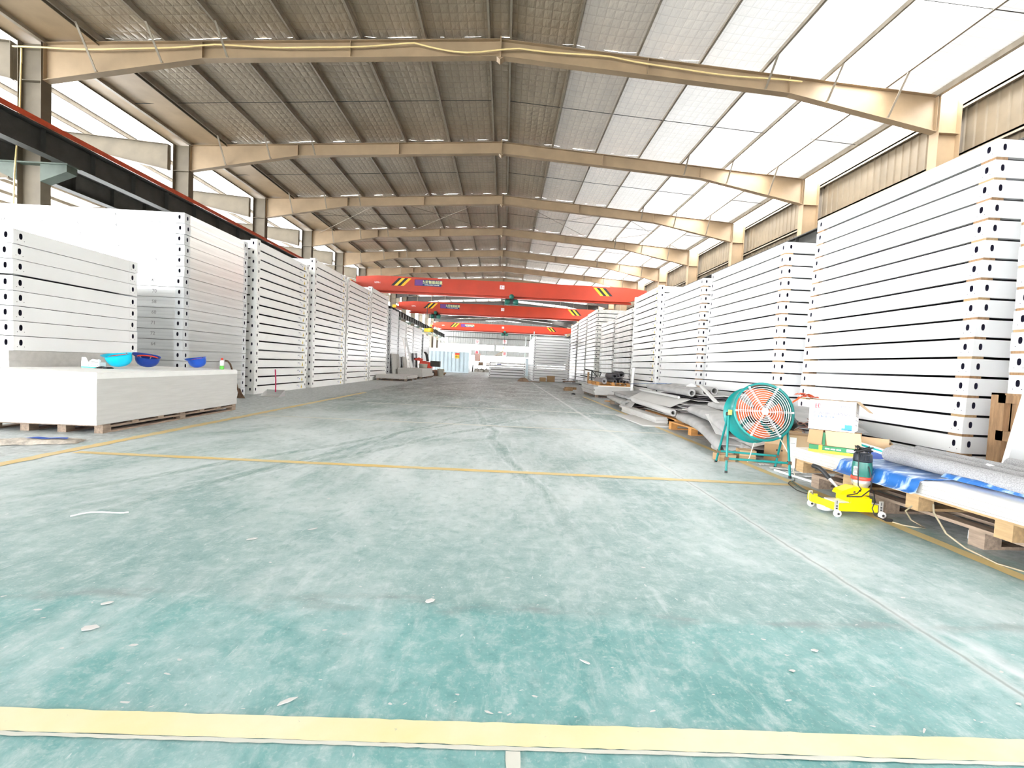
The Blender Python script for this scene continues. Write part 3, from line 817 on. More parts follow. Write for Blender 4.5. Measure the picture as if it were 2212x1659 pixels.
stack('A', 1, 5.05, 1.75, 4.55, .90, 14, PA, HA, 'at the right edge above the brown crate', spacers=('far',), what=WF)
stack('A', 1, 5.03, 4.95, 7.78, 0, 17, PA+.002, HA+.002, 'beside the white printed carton', lean=.008, spacers=('near', 'far'), what=WF)
stack('A', 1, 4.79, 8.05, 10.95, 0, 16, .2085, .183, 'behind the teal fan', lean=0.001, spacers=('near',), what=WF)
stack('A', 1, 4.81, 11.40, 14.22, 0, 16, .2085, .183, 'behind the pile of vinyl rolls', spacers=('near',), what=WF)
stack('B', 1, 4.77, 14.52, 17.32, 0, 17, .2165, .181, 'fourth from the right edge', stk='near', what=WS)
stack('F', 1, 4.78, 17.55, 20.25, 0, 16, .2110, .175, 'behind the black rubber rolls', detail=1, what=FG)
stack('F', 1, 4.78, 20.45, 23.2, 0, 16, .2020, .168, 'before the taller bright ended stack', detail=1, what=FG)
stack('F', 1, 4.75, 24.3, 27.0, 0, 19, .2165, .180, 'with the tall bright end face', detail=1, what='dull white frame')
stack('F', 1, 4.75, 27.3, 30.2, 0, 19, .2145, .178, 'in the far right row behind the tall bright ended stack', detail=1, stuff=True)
stack('F', 1, 4.75, 30.8, 33.6, 0, 19, .2105, .174, 'at the far right end beside the lone stack', detail=1, stuff=True)
stack('D', -1, -5.75, 5.53, 7.36, .85, 8, .176, .168, 'on grey boards behind the board pile', what='white steel frame', gap=(4, .015))
stack('C', -1, -5.75, 8.40, 10.43, 0, 18, .1875, .180, 'of bare galvanised metal', nums=True, what='galvanised frame')
stack('B', -1, -5.72, 10.75, 13.57, 0, 17, .2085, .174, 'beside the red handled dustpan', stk='far', what=WS)
stack('B', -1, -5.70, 13.90, 16.66, 0, 18, .2130, .178, 'second left of its kind', stk='far', what=WS)
stack('B', -1, -5.74, 16.95, 19.80, 0, 18, .2120, .177, 'third left of its kind', stk='far', what=WS)
stack('B', -1, -5.78, 20.05, 22.95, 0, 19, .2120, .177, 'left, before the leaning boards', detail=1, what='white frame with slots')
stack('S', -1, -5.75, 23.45, 25.1, 0, 16, .219, .210, 'behind the leaning grey boards', detail=1, what='blue white frame')
stack('S', -1, -5.75, 25.3, 27.0, 0, 14, .223, .214, 'past the leaning boards', detail=1, what='pale grey frame')
stack('B', -1, -5.75, 27.2, 29.1, 0, 15, .2070, .171, 'behind the white trough', detail=1, what='white frame with slots')
stack('S', -1, -5.75, 29.3, 32.3, 0, 14, .2210, .211, 'behind the red machine', detail=1, what='blue white frame')
stack('S', -1, -5.75, 32.9, 35.6, 0, 13, .2190, .209, 'at the far left before the container', stuff=True)
stack('A', 1, 1.92, 30.4, 36.4, 0, 17, .1700, .146, 'alone at the far end', detail=1, D=2.42, what='blue white frame')
stack('A', 1, -1.12, 35.0, 41.0, 0, 6, .1980, .152, 'low, under the hook', detail=1, D=2.8, what='greenish white frame')
# ------------------------------------------------------------------ helpers for goods
def pallet(label, loc, rz, Lx, Ly, m, h=.12, n_top=5, runners=3, grp=None, along='y'):
    """deck boards run along `along`; blocks and stringers under them"""
    t = thing('wooden_pallet', label, 'pallet', loc, rz, grp)
    wt = .10
    A, B = (Lx, Ly) if along == 'y' else (Ly, Lx)
    def bx(nm, a0, b0, z0, a1, b1, z1):
        b = mb(m)
        if along == 'y': b.box(a0, b0, z0, a1, b1, z1)
        else: b.box(b0, a0, z0, b1, a1, z1)
        b.build(nm, t)
    for k in range(n_top):
        a = (A-wt)*k/(n_top-1) + random.uniform(-.006, .006)*(0 < k < n_top-1)
        bx('plank', a, 0, h-.02, a+wt, B, h)
    for k in range(runners):
        y = (B-.09)*k/(runners-1)
        bx('stringer', 0, y, h-.04, A, y+.09, h-.02)
        for q in range(3):
            a = (A-.11)*q/2; bx('block', a, y, .018, a+.11, y+.09, h-.04)
        bx('bottom_plank', 0, y, 0, A, y+.09, .018)
    return t
def sheet_pile(name, label, cat, loc, rz, Lx, Ly, n, th, m, jit=.012, grp=None, mtop=None, part='board_sheet'):
    t = thing(name, label, cat, loc, rz, grp)
    for k in range(n):
        b = mb(mtop if (mtop and k == n-1) else m); j = lambda: random.uniform(-jit, jit)
        x, y = j(), j(); b.box(x, y, k*th+.0008, Lx+x, Ly+y, (k+1)*th)
        b.build(part, t)
    return t
def tube_roll(name, label, p, q, r, m, wraps=2.2, th=.012, grp=None, inner=.55, dark=None, flat=1.0, cat='roll'):
    """spiral wound sheet from p to q"""
    p = Vector(p); q = Vector(q); d = q-p; L = d.length
    t = thing(name, label, cat, p, 0, grp)
    b = mb(m); pts = []; nn = int(26*wraps)
    for k in range(nn+1):
        a = 2*PI*wraps*k/nn; rr = r*inner + (r*(1-inner)-th/2)*k/nn
        pts.append((rr*math.cos(a+.6), rr*math.sin(a+.6)*flat))
    def wob(x, y, z):
        v = noise_off((x*2, y*1.5+p.x*7, z*2+p.y*3), 1.0, .012); return (v.x, 0, v.z)
    b.ribbon(pts, 0, L, th, 8, wob)
    o = b.build('rolled_sheet', t)
    o.rotation_mode = 'QUATERNION'; o.rotation_quaternion = d.normalized().to_track_quat('Y', 'Z')
    return t

# ------------------------------------------------------------------ left: white board pile and what lies on it
PRZ = math.radians(1.6)
pal = pallet('brown pallet under the big pale board pile at left', (-5.56, 5.05, 0), PRZ, 1.24, 2.62, wood_d, .095, 7, 4, None, 'x')
N_SH = 10
bp = thing('board_pile', 'big block of pale cement boards on a pallet at left', 'boards', (-5.62, 4.98, .0955), PRZ)
for k in range(N_SH):
    j = .0015
    b = mb(board_lt if k < N_SH-1 else board_top); x, y = random.uniform(-j, j), random.uniform(-j, j)
    b.box(x, y, k*.0555+.0003, 1.29+x, 2.74+y, (k+1)*.0555); b.build('board_sheet', bp)
ZT = .0955+.555
b = mb(board_top); b.box(0, 0, 0, 1.27, 2.72, .011)
tag(b.build('cover_sheet', None, (-5.61, 4.99, ZT+.001), (0, 0, PRZ)), 'thin white sheet lying on top of the pale board pile', 'sheet')
ZT += .0125
# grey boards that carry the white frames
gb = sheet_pile('board_stack', 'grey board stack under the white frames behind the pale pile', 'boards', (-8.2, 5.5, 0), 0, 2.44, 1.88, 7, .121, board, .006)
def helmet(label, loc, rz, m, tilt=(0, 0), sc=1.0, band=red_en):
    t = thing('hard_hat', label, 'helmet', loc, rz, 'upturned hard hats on the board pile')
    H = .135*sc; A, B = .135*sc, .108*sc
    b = mb(m)
    def sh(u, v, off=0.0):
        a = 2*PI*u; w = v*PI/2; k = math.sin(w)**.8; z = H*(1-math.cos(w)**.9) if v < 1 else H
        x = (A-off)*k*math.cos(a); y = (B-off)*k*math.sin(a); return (x, y, z+off*.6)
    b.grid(lambda u, v: sh(u, v), 24, 8); b.grid(lambda u, v: sh(1-u, v, .006), 24, 8)
    b.build('shell', t)
    b = mb(m)          # brim: short at the sides, long peak in front (-x)
    def br(u, v):
        a = 2*PI*u; pk = max(0, -math.cos(a))**2; e = 1+v*(.07+.22*pk); return (A*e*math.cos(a), B*e*math.sin(a), H + .004 + v*(.012 + .02*pk))
    b.grid(br, 28, 2); b.grid(lambda u, v: tuple(Vector(br(1-u, v))-Vector((0, 0, .005))), 28, 2); b.build('brim', t)
    b = mb(cream)
    for k in range(3):
        a = k*PI/3+.3; b.tube([((A-.012)*math.cos(a)*q, (B-.012)*math.sin(a)*q, H-.02-.055*(1-q*q)) for q in (-1, -.5, 0, .5, 1)], .007, 5)
    b.build('cradle_strap', t)
    b = mb(band); b.tube([((A-.022)*math.cos(k*PI/10), (B-.022)*math.sin(k*PI/10), H-.006) for k in range(20)], .010, 5, closed=True); b.build('headband', t)
    b = mb(print_black); b.tube([(.05, B-.02, H), (.03, B+.006, H+.012), (-.02, B+.012, H-.02), (-.04, B-.01, H-.03)], .005, 5); b.build('chin_strap', t)
    t.rotation_euler = (tilt[0], tilt[1], rz); return t
helmet('bright cyan upturned hard hat on the pale board pile', (-5.05, 6.22, ZT+.026), .15, cyan_hat, (.20, -.16), 1.10)
helmet('dark navy upturned hard hat touching the cyan one', (-4.93, 6.49, ZT+.030), .55, navy_hat, (.26, .10), 1.02)
helmet('mid blue upturned hard hat standing alone near the spray bottle', (-4.80, 7.40, ZT+.022), .05, blue_hat, (.20, -.2), .96)
t = thing('spray_bottle', 'small white bottle with green base and red cap on the board pile', 'bottle', (-4.58, 7.62, ZT))
b = mb(skin_white); b.lathe([(0, .058), (.031, .058), (.031, .135), (.026, .146), (.016, .150), (0, .150)], 18); b.build('body', t)
b = mb(M('leaf_green_label', (.16, .68, .10), .4)); b.lathe([(0, 0), (.030, 0), (.0315, .004), (.0315, .058), (0, .058)], 18); b.build('label_band', t)
b = mb(red_en); b.lathe([(0, .150), (.017, .150), (.017, .178), (.013, .185), (0, .185)], 14); b.build('cap', t)
t = thing('mask_box', 'open white paper box with teal stripe on the pale board pile', 'box', (-5.36, 5.98, ZT), .06)
b = mb(paper); b.box(0, 0, 0, .215, .105, .003); b.box(0, 0, 0, .215, .003, .075); b.box(0, .102, 0, .215, .105, .075); b.box(0, 0, 0, .003, .105, .075); b.box(.212, 0, 0, .215, .105, .075); b.build('carton', t)
b = mb(paper); b.prism([(0, .075), (.085, .075), (.055, .135), (.006, .135)], 'y', 0, .003); b.prism([(.205, .075), (.214, .075), (.212, .115), (.198, .102)], 'y', .0, .003); b.build('torn_flap', t)
b = mb(teal_p); b.box(-.0005, -.0012, .004, .2155, 0, .016); b.build('stripe', t)
b = mb(print_lblue)
for k in range(5): b.box(.085+k*.026, -.001, .030, .093+k*.026, 0, .040)
b.mat(purple); b.box(.075, -.001, .055, .165, 0, .059); b.build('print', t)
b = mb(paper); b.tube([(.07, .05, .08), (.1, .05, .098), (.14, .06, .09), (.18, .05, .095)], .02, 6); b.build('tissue', t)
t = thing('glove', 'black work glove lying beside the white paper box', 'glove', (-5.10, 5.98, ZT), -.1)
b = mb(black); b.grid(lambda u, v: (.07*(u-.5)*1.8, .055*(v-.5)*2*(1-.2*u), .002+.026*math.sin(PI*u)**.6*math.sin(PI*v)**.6+.006*noise.noise(Vector((u*6, v*6, 1)))), 12, 10); b.build('palm', t)
for k in range(4):
    b = mb(black); b.tube([(.055, -.035+.022*k, .012), (.09, -.04+.026*k, .014), (.115, -.04+.027*k, .009)], [.012, .010, .007], 7); b.build('finger', t)
# hoe leaning behind the pile, dustpan, slab of bagged stuff, floor wire
t = thing('hoe', 'rusty hoe leaning against the galvanised frames by the board pile', 'hoe', (-5.50, 9.75, 0))
rust = M('rusty_iron', (.20, .12, .075), .8, var=.4, scale=20)
b = mb(rust); b.tube([(.02, 0, .04), (-.06, -.05, .42), (-.13, -.10, .70), (-.18, -.11, .765), (-.23, -.11, .77)], .017, 7); b.build('handle', t)
b = mb(rust); b.prism([(-.03, .0), (.14, .0), (.07, .10), (.03, .20), (.0, .20)], 'y', -.012, .0); b.build('blade', t)
t = thing('dustpan', 'grey metal dustpan with a long upright red handle', 'dustpan', (-5.16, 10.50, 0), .03)
b = mb(galv); b.box(-.20, -.20, .003, .20, .14, .008); b.prism([(-.20, .003), (.20, .003), (.20, .14), (-.20, .14)], 'y', .135, .14)
for s in (-1, 1): b.prism([(-.20, .003), (.14, .003), (.14, .14)], 'x', s*.2-.004, s*.2+.004)
b.build('pan', t)
b = mb(M('magenta_red_handle', (.62, .02, .12), .4)); b.tube([(0, .12, .09), (-.01, .14, .35), (-.045, .18, .60)], .014, 7); b.build('handle', t)
t = thing('sack', 'flat empty woven sack with blue print on the floor at left', 'sack', (-4.42, 4.44, 0), .42)
b = mb(M('dirty_woven_sack', (.62, .56, .49), .9, var=.45, scale=22))
b.grid(lambda u, v: (-.45+.80*u, -.11+.24*v, .004+.042*(math.sin(PI*u)*math.sin(PI*v))**.4+.012*noise.noise(Vector((u*8, v*4, 0)))), 30, 10); b.build('cloth', t)
b = mb(print_blue); b.grid(lambda u, v: (-.05+.30*u, -.02+.06*v, .010+.042*(math.sin(PI*(.45+.33*u))*math.sin(PI*(.42+.25*v)))**.4+.012*noise.noise(Vector(((.5+.375*u)*8, (.375+.25*v)*4, 0)))), 16, 5); b.build('printed_panel', t)
b = mb(skin_white); wp = [(0, 0), (.02, .05), (.05, .075), (.10, .085), (.16, .08), (.22, .085), (.235, .10)]
b.tube([(x, y, .006) for x, y in wp], .0045, 6)
tag(b.build('bent_wire', None, (-2.345, 2.56, 0)), 'short bent white cord lying on the green floor', 'cord')

# ------------------------------------------------------------------ left middle distance
pallet('flat wooden pallet under the thin boards on the floor at left', (-5.66, 20.8, 0), .0, 1.35, 2.4, wood_d, .10, 6, 3)
sheet_pile('board_stack', 'low stack of beige boards lying on the floor at left', 'boards', (-5.68, 20.75, .1005), 0, 1.40, 2.5, 3, .05, board, .02)
pallet('pallet under the thick grey boards at left', (-5.42, 24.1, 0), 0, 1.2, 3.3, wood_d, .12, 9, 3)
sheet_pile('board_stack', 'thick stack of grey boards in front of the leaning panels', 'boards', (-5.46, 24.0, .1205), 0, 1.28, 3.4, 5, .085, board, .012)
def lean_panel(label, x, y, w, h, th, m, ang, rz=0, cat='panel'):
    b = mb(m); b.box(0, 0, 0, th, w, h)
    o = b.build('cement_sheet', None, (x, y, 0), (0, 0, 0)); tag(o, label, cat, 'panels leaning on the left stacks')
    o.rotation_euler = (0, -ang, rz); return o
lean_panel('large grey board leaning on the left stack, nearest of the leaning panels', -5.60, 23.45, 1.5, 1.25, .06, board, .07)
lean_panel('smaller grey board leaning behind the white trough', -5.62, 26.0, 1.0, 1.15, .05, board, .05)
lean_panel('pale grey panel leaning behind the red machine', -5.60, 30.3, 1.5, 1.45, .05, white_grey, .08)
lean_panel('narrow black panel standing beside the pale grey panel', -5.70, 28.75, .5, 1.4, .04, black, .0)
t = thing('trough', 'long white folded metal trough leaning on the left stacks', 'trough', (-5.0, 24.6, .57), 0)
b = mb(skin_white); b.bar((0, 0, 0), (-.45, .3, 1.55), .30, .012, (1, 0, .3)); b.bar((.15, .05, 0), (-.30, .35, 1.55), .012, .12, (1, 0, .3)); b.build('web', t)
b = mb(skin_white); b.bar((0, -.02, 0.02), (.28, .1, .02), .2, .012); b.build('foot', t)
t = thing('floor_machine', 'red wheeled engine machine with black handle at left', 'machine', (-5.05, 29.6, 0))
b = mb(red_en); b.lathe([(0, -.3), (.26, -.3), (.3, -.22), (.3, .22), (.26, .3), (0, .3)], 14, (.1, 0, .62), 'x'); b.prism([(-.3, .35), (.45, .3), (.5, .6), (.1, .95), (-.25, .95)], 'y', -.26, .26); b.build('engine_body', t)
b = mb(red_en); b.prism([(-.75, 1.02), (-.15, .92), (-.1, 1.08), (-.35, 1.16)], 'y', -.15, .15); b.build('cowl', t)
b = mb(black); b.tube([(.2, -.2, .95), (.12, -.2, 1.35), (.02, -.2, 1.5), (.02, .2, 1.5), (.12, .2, 1.35), (.2, .2, .95)], .05, 7); b.tube([(-.7, 0, 1.1), (-.5, 0, 1.05)], .05, 6); b.build('handle', t)
b = mb(dark_steel); b.box(.4, -.2, .62, 1.0, .2, .98); b.build('control_box', t)
for sx in (-.25, .45):
    for sy in (-.27, .27):
        b = mb(black); b.lathe([(0, -.05), (.16, -.05), (.18, 0), (.16, .05), (0, .05)], 14, (sx, sy, .18), 'y'); b.build('wheel', t)
b = mb(dark_steel); b.box(-.4, -.24, .25, .6, .24, .33); b.build('chassis', t)
def bucket(label, loc, r, h, m=cream):
    t = thing('bucket', label, 'bucket', loc, 0, 'white buckets near the red machine')
    b = mb(m); b.lathe([(0, 0), (r*.82, 0), (r, h), (r*1.05, h), (r*1.05, h+.02), (r*.96, h+.02), (r*.78, .02), (0, .02)], 18); b.build('tub', t)
    b = mb(chrome); b.tube([(r*1.05*math.cos(a), -r*.6*math.sin(a), h-.02-.12*math.sin(a)) for a in [PI*k/8 for k in range(9)]], .008, 5); b.build('handle', t)
pallet('low pallet under the white bucket and grey board at left', (-5.45, 27.6, 0), 0, 1.1, 1.1, wood_d, .10, 5, 3)
sheet_pile('board_stack', 'short stack of beige boards carrying the larger white bucket', 'boards', (-5.45, 27.6, .1005), 0, 1.15, 1.1, 2, .07, board_lt, .01)
bucket('larger white bucket standing on the beige boards', (-4.85, 28.0, .243), .26, .52)
bucket('smaller white bucket on the floor right of the red machine', (-4.05, 29.9, 0), .22, .48)
t = thing('timber_heap', 'heap of brown timber and rags behind the buckets', 'timber', (-4.5, 30.6, 0), .1)
for k in range(6):
    b = mb(wood_br if k % 2 else brown_m); b.bar((-.5+.12*k, random.uniform(-.2, .2), .06+.07*(k % 3)), (.45+.05*k, random.uniform(-.3, .3), .12+.09*(k % 4)), .12, .09); b.build('plank', t)
b = mb(brown_m); b.grid(lambda u, v: (-.5+1.0*u, -.3+.6*v, .42*(math.sin(PI*u)*math.sin(PI*v))**.6+.04*noise.noise(Vector((u*5, v*5, 3)))), 14, 10); b.build('rag', t)

# ------------------------------------------------------------------ far end
t = thing('shipping_container', 'pale blue ribbed container at the far left', 'container', (-8.2, 44.2, 0), -.03)
cw, ch = 4.75, 1.95
b = mb(cont_blue)
xs = []; x = 0
while x < cw-.01: xs += [(x, 0), (x+.16, 0), (x+.20, .05), (x+.34, .05), (x+.38, 0)]; x += .38
vs = []
for (q, d) in xs: vs += [(min(q, cw), d, .12), (min(q, cw), d, ch)]
b.add(vs, [(2*k, 2*k+2, 2*k+3, 2*k+1) for k in range(len(xs)-1)])
b.box(0, .1, .1, cw, 2.4, ch); b.build('ribbed_wall', t)
b = mb(white_b); b.box(-.05, -.03, ch, cw+.05, 2.45, ch+.30); b.build('top_rail', t)
b = mb(cont_blue); b.box(cw-.02, -.05, 0, cw+.12, .1, ch); b.box(-.1, -.05, 0, .04, .1, ch); b.box(0, -.03, .0, cw, .1, .12); b.build('corner_post', t)
b = mb(print_yel); b.box(3.55, -.03, 1.35, 3.95, -.005, 1.68); o = b.build('warning_label', t)
b = mb(red_en); b.box(3.55, -.032, 1.69, 3.95, -.005, 1.85); b.build('label_header', t)
put('lettering', text_mesh('当心', .2, print_black), o, (3.75, -.034, 1.51), (PI/2, 0, 0))
b = mb(paper); b.box(3.25, -.03, 1.4, 3.48, -.005, 1.78); b.build('notice', t)
t = thing('sling_hoist', 'yellow hoist under the left runway with two straps down to the container', 'hoist', (-6.9, 42.0, 3.75))
b = mb(haz_y); b.box(-.40, -.16, -.15, .40, .16, .15); b.lathe([(0, -.2), (.19, -.2), (.19, .2), (0, .2)], 12, (.2, -.1, .02), 'x'); b.build('body', t)
b = mb(cream)
for dx, e in ((.1, 1.35), (.35, 1.95)): b.bar((dx, 0, -.15), (e, 2.1, -1.5), .05, .03)
b.build('strap', t)
b = mb(skin_white); b.bar((.9, 1.9, -1.15), (1.75, 2.1, -1.45), .35, .05); b.build('spreader', t)
b = mb(dark_steel); b.tube([(-.2, 0, .2), (-.2, 0, 2.2)], .03, 6); b.build('hanger', t)
t = thing('workbench', 'cluttered dark workbench beside the container at the far end', 'bench', (-3.1, 52.0, 0))
b = mb(dark_steel); b.box(-.5, 0, .72, 3.0, 1, .80); b.build('top', t)
for x in (-.45, 2.9):
    for y in (.05, .9): b = mb(dark_steel); b.box(x, y, 0, x+.08, y+.08, .72); b.build('leg', t)
b = mb(M('bundled_grey_rags', (.42, .40, .36), .9, var=.5, scale=5))
for k in range(5):
    cx = .1+.55*k; b.grid(lambda u, v: (cx-.35+.7*u, .1+.6*v, .62*(math.sin(PI*u)*math.sin(PI*v))**.5*(.7+.3*noise.noise(Vector((u*3, v*3, k*3.1))))), 10, 8)
b.build('bundle', t)
for k, (x, z, m) in enumerate(((.2, .8, brown_m), (1.1, .8, paper), (2.3, .8, print_blue))):
    b = mb(m); b.box(x, .2, z, x+.55, .7, z+.35-.05*k); b.build('crate', t)
tag(put('hanging_cloth', (lambda b: (b.ribbon([(0, 0), (.05, -.4), (.0, -1.1)], 0, .1, .04, 2), b.mesh('hanging_cloth'))[1])(mb(M('faded_pink_cloth', (.55, .38, .33), .9))), None, (-4.2, 60, 3.0)), 'faded pink notice board by the far opening', 'board') if False else None
t = thing('notice_stand', 'pinkish notice board standing by the bright far opening', 'board', (-3.6, 62, 0))
b = mb(M('faded_pink_print', (.55, .38, .33), .8)); b.box(-.35, 0, 1.25, .45, .05, 2.3); b.build('panel', t)
for x in (-.3, .38): b = mb(dark_steel); b.box(x, .0, 0, x+.05, .05, 1.25); b.build('leg', t)
# pipes standing in a crate beside the lone stack
t = thing('pipe_rack', 'pale green upright pipes in a metal rack left of the lone stack', 'rack', (1.72, 41.6, 0))
for k, (x, y, h) in enumerate(((.15, .2, 3.55), (.55, .1, 3.75), (.72, .2, 3.6), (.86, .05, 4.05), (1.05, .3, 3.7), (1.15, .15, 3.3))):
    b = mb(gal_pipe); b.tube([(x, y, .05), (x+.03, y, h)], .045, 8); b.build('pipe', t)
b = mb(cont_blue); b.box(.2, -.1, .08, 1.25, 0, 1.55); b.box(1.2, -.1, .08, 1.25, .8, 1.55); b.box(.2, -.1, 0.02, 1.25, .8, .08); b.build('side_panel', t)
b = mb(white_b); b.box(.16, -.12, 1.55, 1.3, .82, 1.60); b.build('rim', t)
for x in (.2, 1.2):
    for y in (-.1, .75): b = mb(dark_steel); b.box(x, y, 0, x+.05, y+.05, .1); b.build('foot', t)
def carton(label, loc, rz, w, d, h, grp, m=card, cat='box'):
    t = thing('cardboard_box', label, cat, loc, rz, grp)
    b = mb(m); b.box(0, 0, 0, w, d, h); b.build('carton', t)
    b = mb(card_in); b.box(-.001, d/2-.025, h, w+.001, d/2+.025, h+.001); b.build('tape', t); return t
carton('small brown box on the floor before the lone end stack', (2.35, 29.3, 0), .1, .36, .3, .26, 'cartons by the lone end stack')
carton('larger brown box on the floor before the lone end stack', (2.78, 29.4, 0), -.06, .50, .36, .38, 'cartons by the lone end stack')
t = thing('rag_heap', 'small brown cloth heap on the bare floor before the low end stack', 'cloth', (1.2, 27.6, 0))
b = mb(brown_m); b.grid(lambda u, v: (-.35+.7*u, -.22+.44*v, .24*(math.sin(PI*u)*math.sin(PI*v))**.5+.02*noise.noise(Vector((u*5, v*5, 3)))), 14, 10); b.build('heap', t)
b = mb(brown_m); b.tube([(.2, 0, .03), (.6, -.1, .02), (1.0, -.12, .015)], .02, 5); b.build('tail', t)
t = thing('scrap_heap', 'low heap of grey scrap at the foot of the lone end stack', 'scrap', (3.55, 28.6, 0))
for k in range(7):
    b = mb((white_grey, dark_steel, brown_m)[k % 3]); b.bar((random.uniform(-.2, .9), random.uniform(-.3, .3), .04+.03*k), (random.uniform(.1, 1.1), random.uniform(-.3, .3), .05+.03*k), .14, .05); b.build('offcut', t)
# ------------------------------------------------------------------ right foreground: bed of boards on two pallets
BZ = math.radians(3.4)
def at_bed(x, y, z):      # bed coordinates -> world
    c, s = math.cos(BZ), math.sin(BZ); return (2.835 + c*x - s*y, 1.30 + s*x + c*y, z)
pallet('lower weathered pallet under the long grey boards at right', at_bed(.10, .0, 0), BZ, 1.15, 2.72, wood_d, .115, 6, 5, 'pallets under the long boards')
pallet('upper pallet with orange edge directly under the long grey boards', at_bed(.03, .05, .1155), BZ, 1.2, 2.78, wood, .115, 6, 6, 'pallets under the long boards')
bb = thing('board_stack', 'long grey boards on two pallets under the felt rolls', 'boards', at_bed(0, 0, .231), BZ)
NB = 7
for k in range(NB):
    b = mb(board if k < NB-1 else board_top); b.box(random.uniform(-.003, .003), 0, k*.0135+.0003, 1.22, 2.86+random.uniform(-.004, .004), (k+1)*.0135); b.build('board_sheet', bb)
TZ = .231+NB*.0135
# plastic film, partly hanging over the edge
pf = thing('plastic_film', 'blue and white plastic film draped over the edge of the long boards', 'film', at_bed(0, 0, TZ), BZ)
b = mb(blue_film)
def fwob(x, y, z): v = noise_off((x*6, y*5, z*6), 1, .010); return (v.x*.6, 0, abs(v.z))
b.ribbon([(.62, .008), (.42, .008), (.25, .012), (.10, .010), (.02, .010), (-.022, -.004), (-.030, -.035), (-.045, -.075), (-.075, -.085)], 1.62, 2.28, .005, 14, fwob); b.build('hanging_part', pf)
b = mb(blue_film)
b.ribbon([(.60, .008), (.42, .010), (.22, .012), (.15, .03), (.18, .05), (.24, .045)], 0.0, 1.64, .005, 16, fwob); b.build('flat_part', pf)
b = mb(print_blue)
b.grid(lambda u, v: (.05+.40*u, 2.2+.45*u*(1-.7*v)+.0*v, .012+.05*math.sin(PI*v)*u), 10, 6); b.build('pointed_corner', pf)
def felt_roll(label, p, q, r, hollow=False):
    t = thing('felt_roll', label, 'roll', p, 0, 'long felt rolls on the boards')
    P, Q = Vector(p), Vector(q); d = Q-P; n = 18
    b = mb(felt); path = [P*0 + d*(k/n) + Vector((noise_off((k*.4, p[0]*5, 0), 1, .006).x, 0, noise_off((k*.4, p[0]*3, 2), 1, .003).z)) for k in range(n+1)]
    b.tube(path, r, 20, caps=False); b.build('felt_tube', t)
    e = mb(felt); dn = d.normalized(); u = Vector((0, 0, 1)); w = dn.cross(u).normalized(); pts = []
    for end, sg in ((Vector((0, 0, 0)), -1), (d, 1)):
        ring = lambda rr, off: [end+dn*off*sg+w*(rr*math.cos(2*PI*k/20))+u*(rr*math.sin(2*PI*k/20)) for k in range(20)]
        e.mat(felt); e.add(ring(r, 0)+ring(r*.4, 0), [(k, (k+1) % 20, 20+(k+1) % 20, 20+k) for k in range(20)])
        e.mat(void); e.add(ring(r*.4, 0)+ring(r*.4, -.08), [(k, (k+1) % 20, 20+(k+1) % 20, 20+k) for k in range(20)]); e.add(ring(r*.4, -.08), [tuple(range(20))])
    e.build('roll_end', t)
    return t
felt_roll('speckled grey felt roll nearest the aisle on the long boards', (3.02, 3.52, TZ+.072), (2.90, 1.35, TZ+.072), .054)
felt_roll('second speckled felt roll, just behind the nearest one', (3.24, 3.72, TZ+.068), (3.10, 1.35, TZ+.068), .052)
felt_roll('third felt roll lying behind the two front ones', (3.42, 3.70, TZ+.068), (3.28, 1.35, TZ+.068), .052)
felt_roll('thin grey tube with a dark open end behind the felt rolls', (3.64, 3.95, TZ+.06), (3.46, 1.35, TZ+.06), .030)
felt_roll('fat felt roll at the back of the long boards', (3.74, 3.3, TZ+.066), (3.64, 1.40, TZ+.066), .052)
for k, (x, y) in enumerate(((3.15, 2.9), (3.14, 2.0), (3.3, 2.4))):
    b = mb(paper); b.add([(0, 0, 0), (.05, .01, .004), (.035, .045, .012), (.005, .03, .008)], [(0, 1, 2, 3)])
    tag(b.build('paper_scrap', None, (x, y, TZ+.118)), 'tiny white paper scrap on the felt rolls, %s from the camera' % ('farthest', 'nearest', 'second')[k], 'paper', 'paper scraps on the felt rolls')
# cartons on the bed
def rbox(t, nm, m, x0, y0, z0, x1, y1, z1): b = mb(m); b.box(x0, y0, z0, x1, y1, z1); return b.build(nm, t)
PH = math.radians(-40)
t = thing('printed_box', 'flat green and yellow printed box at the bottom of the carton pile', 'box', (2.675, 3.95, TZ+.001), PH)
rbox(t, 'yellow_base', haz_y, 0, 0, 0, .36, .26, .022); rbox(t, 'green_lid', green_p, .004, .006, .022, .355, .295, .062)
rbox(t, 'white_panel', paper, .27, -.001, .03, .356, .004, .055); rbox(t, 'yellow_band', haz_y, .075, .003, .0225, .10, .0065, .0625)
for k, (x, tx) in enumerate(((.185, 'TOP MIX 2000'), (.04, 'DRY'))): put('lettering', text_mesh(tx, .018, paper), t, (x, .0045, .040), (PI/2, 0, 0)) if k < 0 else None
b = mb(paper)
for k in range(3): b.box(.12+k*.04, .0045, .034, .152+k*.04, .006, .044)
b.build('white_print', t)
t = thing('cardboard_box', 'brown carton with two flaps hanging down under the white printed carton', 'box', (2.675, 3.95, TZ+.065), PH)
rbox(t, 'carton', card, .005, .012, 0, .355, .30, .112)
b = mb(card); b.prism([(0, .128), (.10, .13), (.095, .012), (-.012, .015)], 'y', -.012, -.004); b.build('left_flap', t)
b = mb(card_in); b.prism([(.115, .130), (.355, .132), (.372, .004), (.135, .008)], 'y', -.030, -.022); b.build('right_flap', t)
b = mb(green_p); b.box(.098, -.002, .004, .118, .011, .11); b.build('green_corner', t)
WZ = TZ+.065+.1325
t = thing('printed_carton', 'white carton lettered POWDER COATINGS on top of the box pile', 'box', (2.675, 3.97, WZ), math.radians(-43))
CW, CD, CH = .325, .26, .264
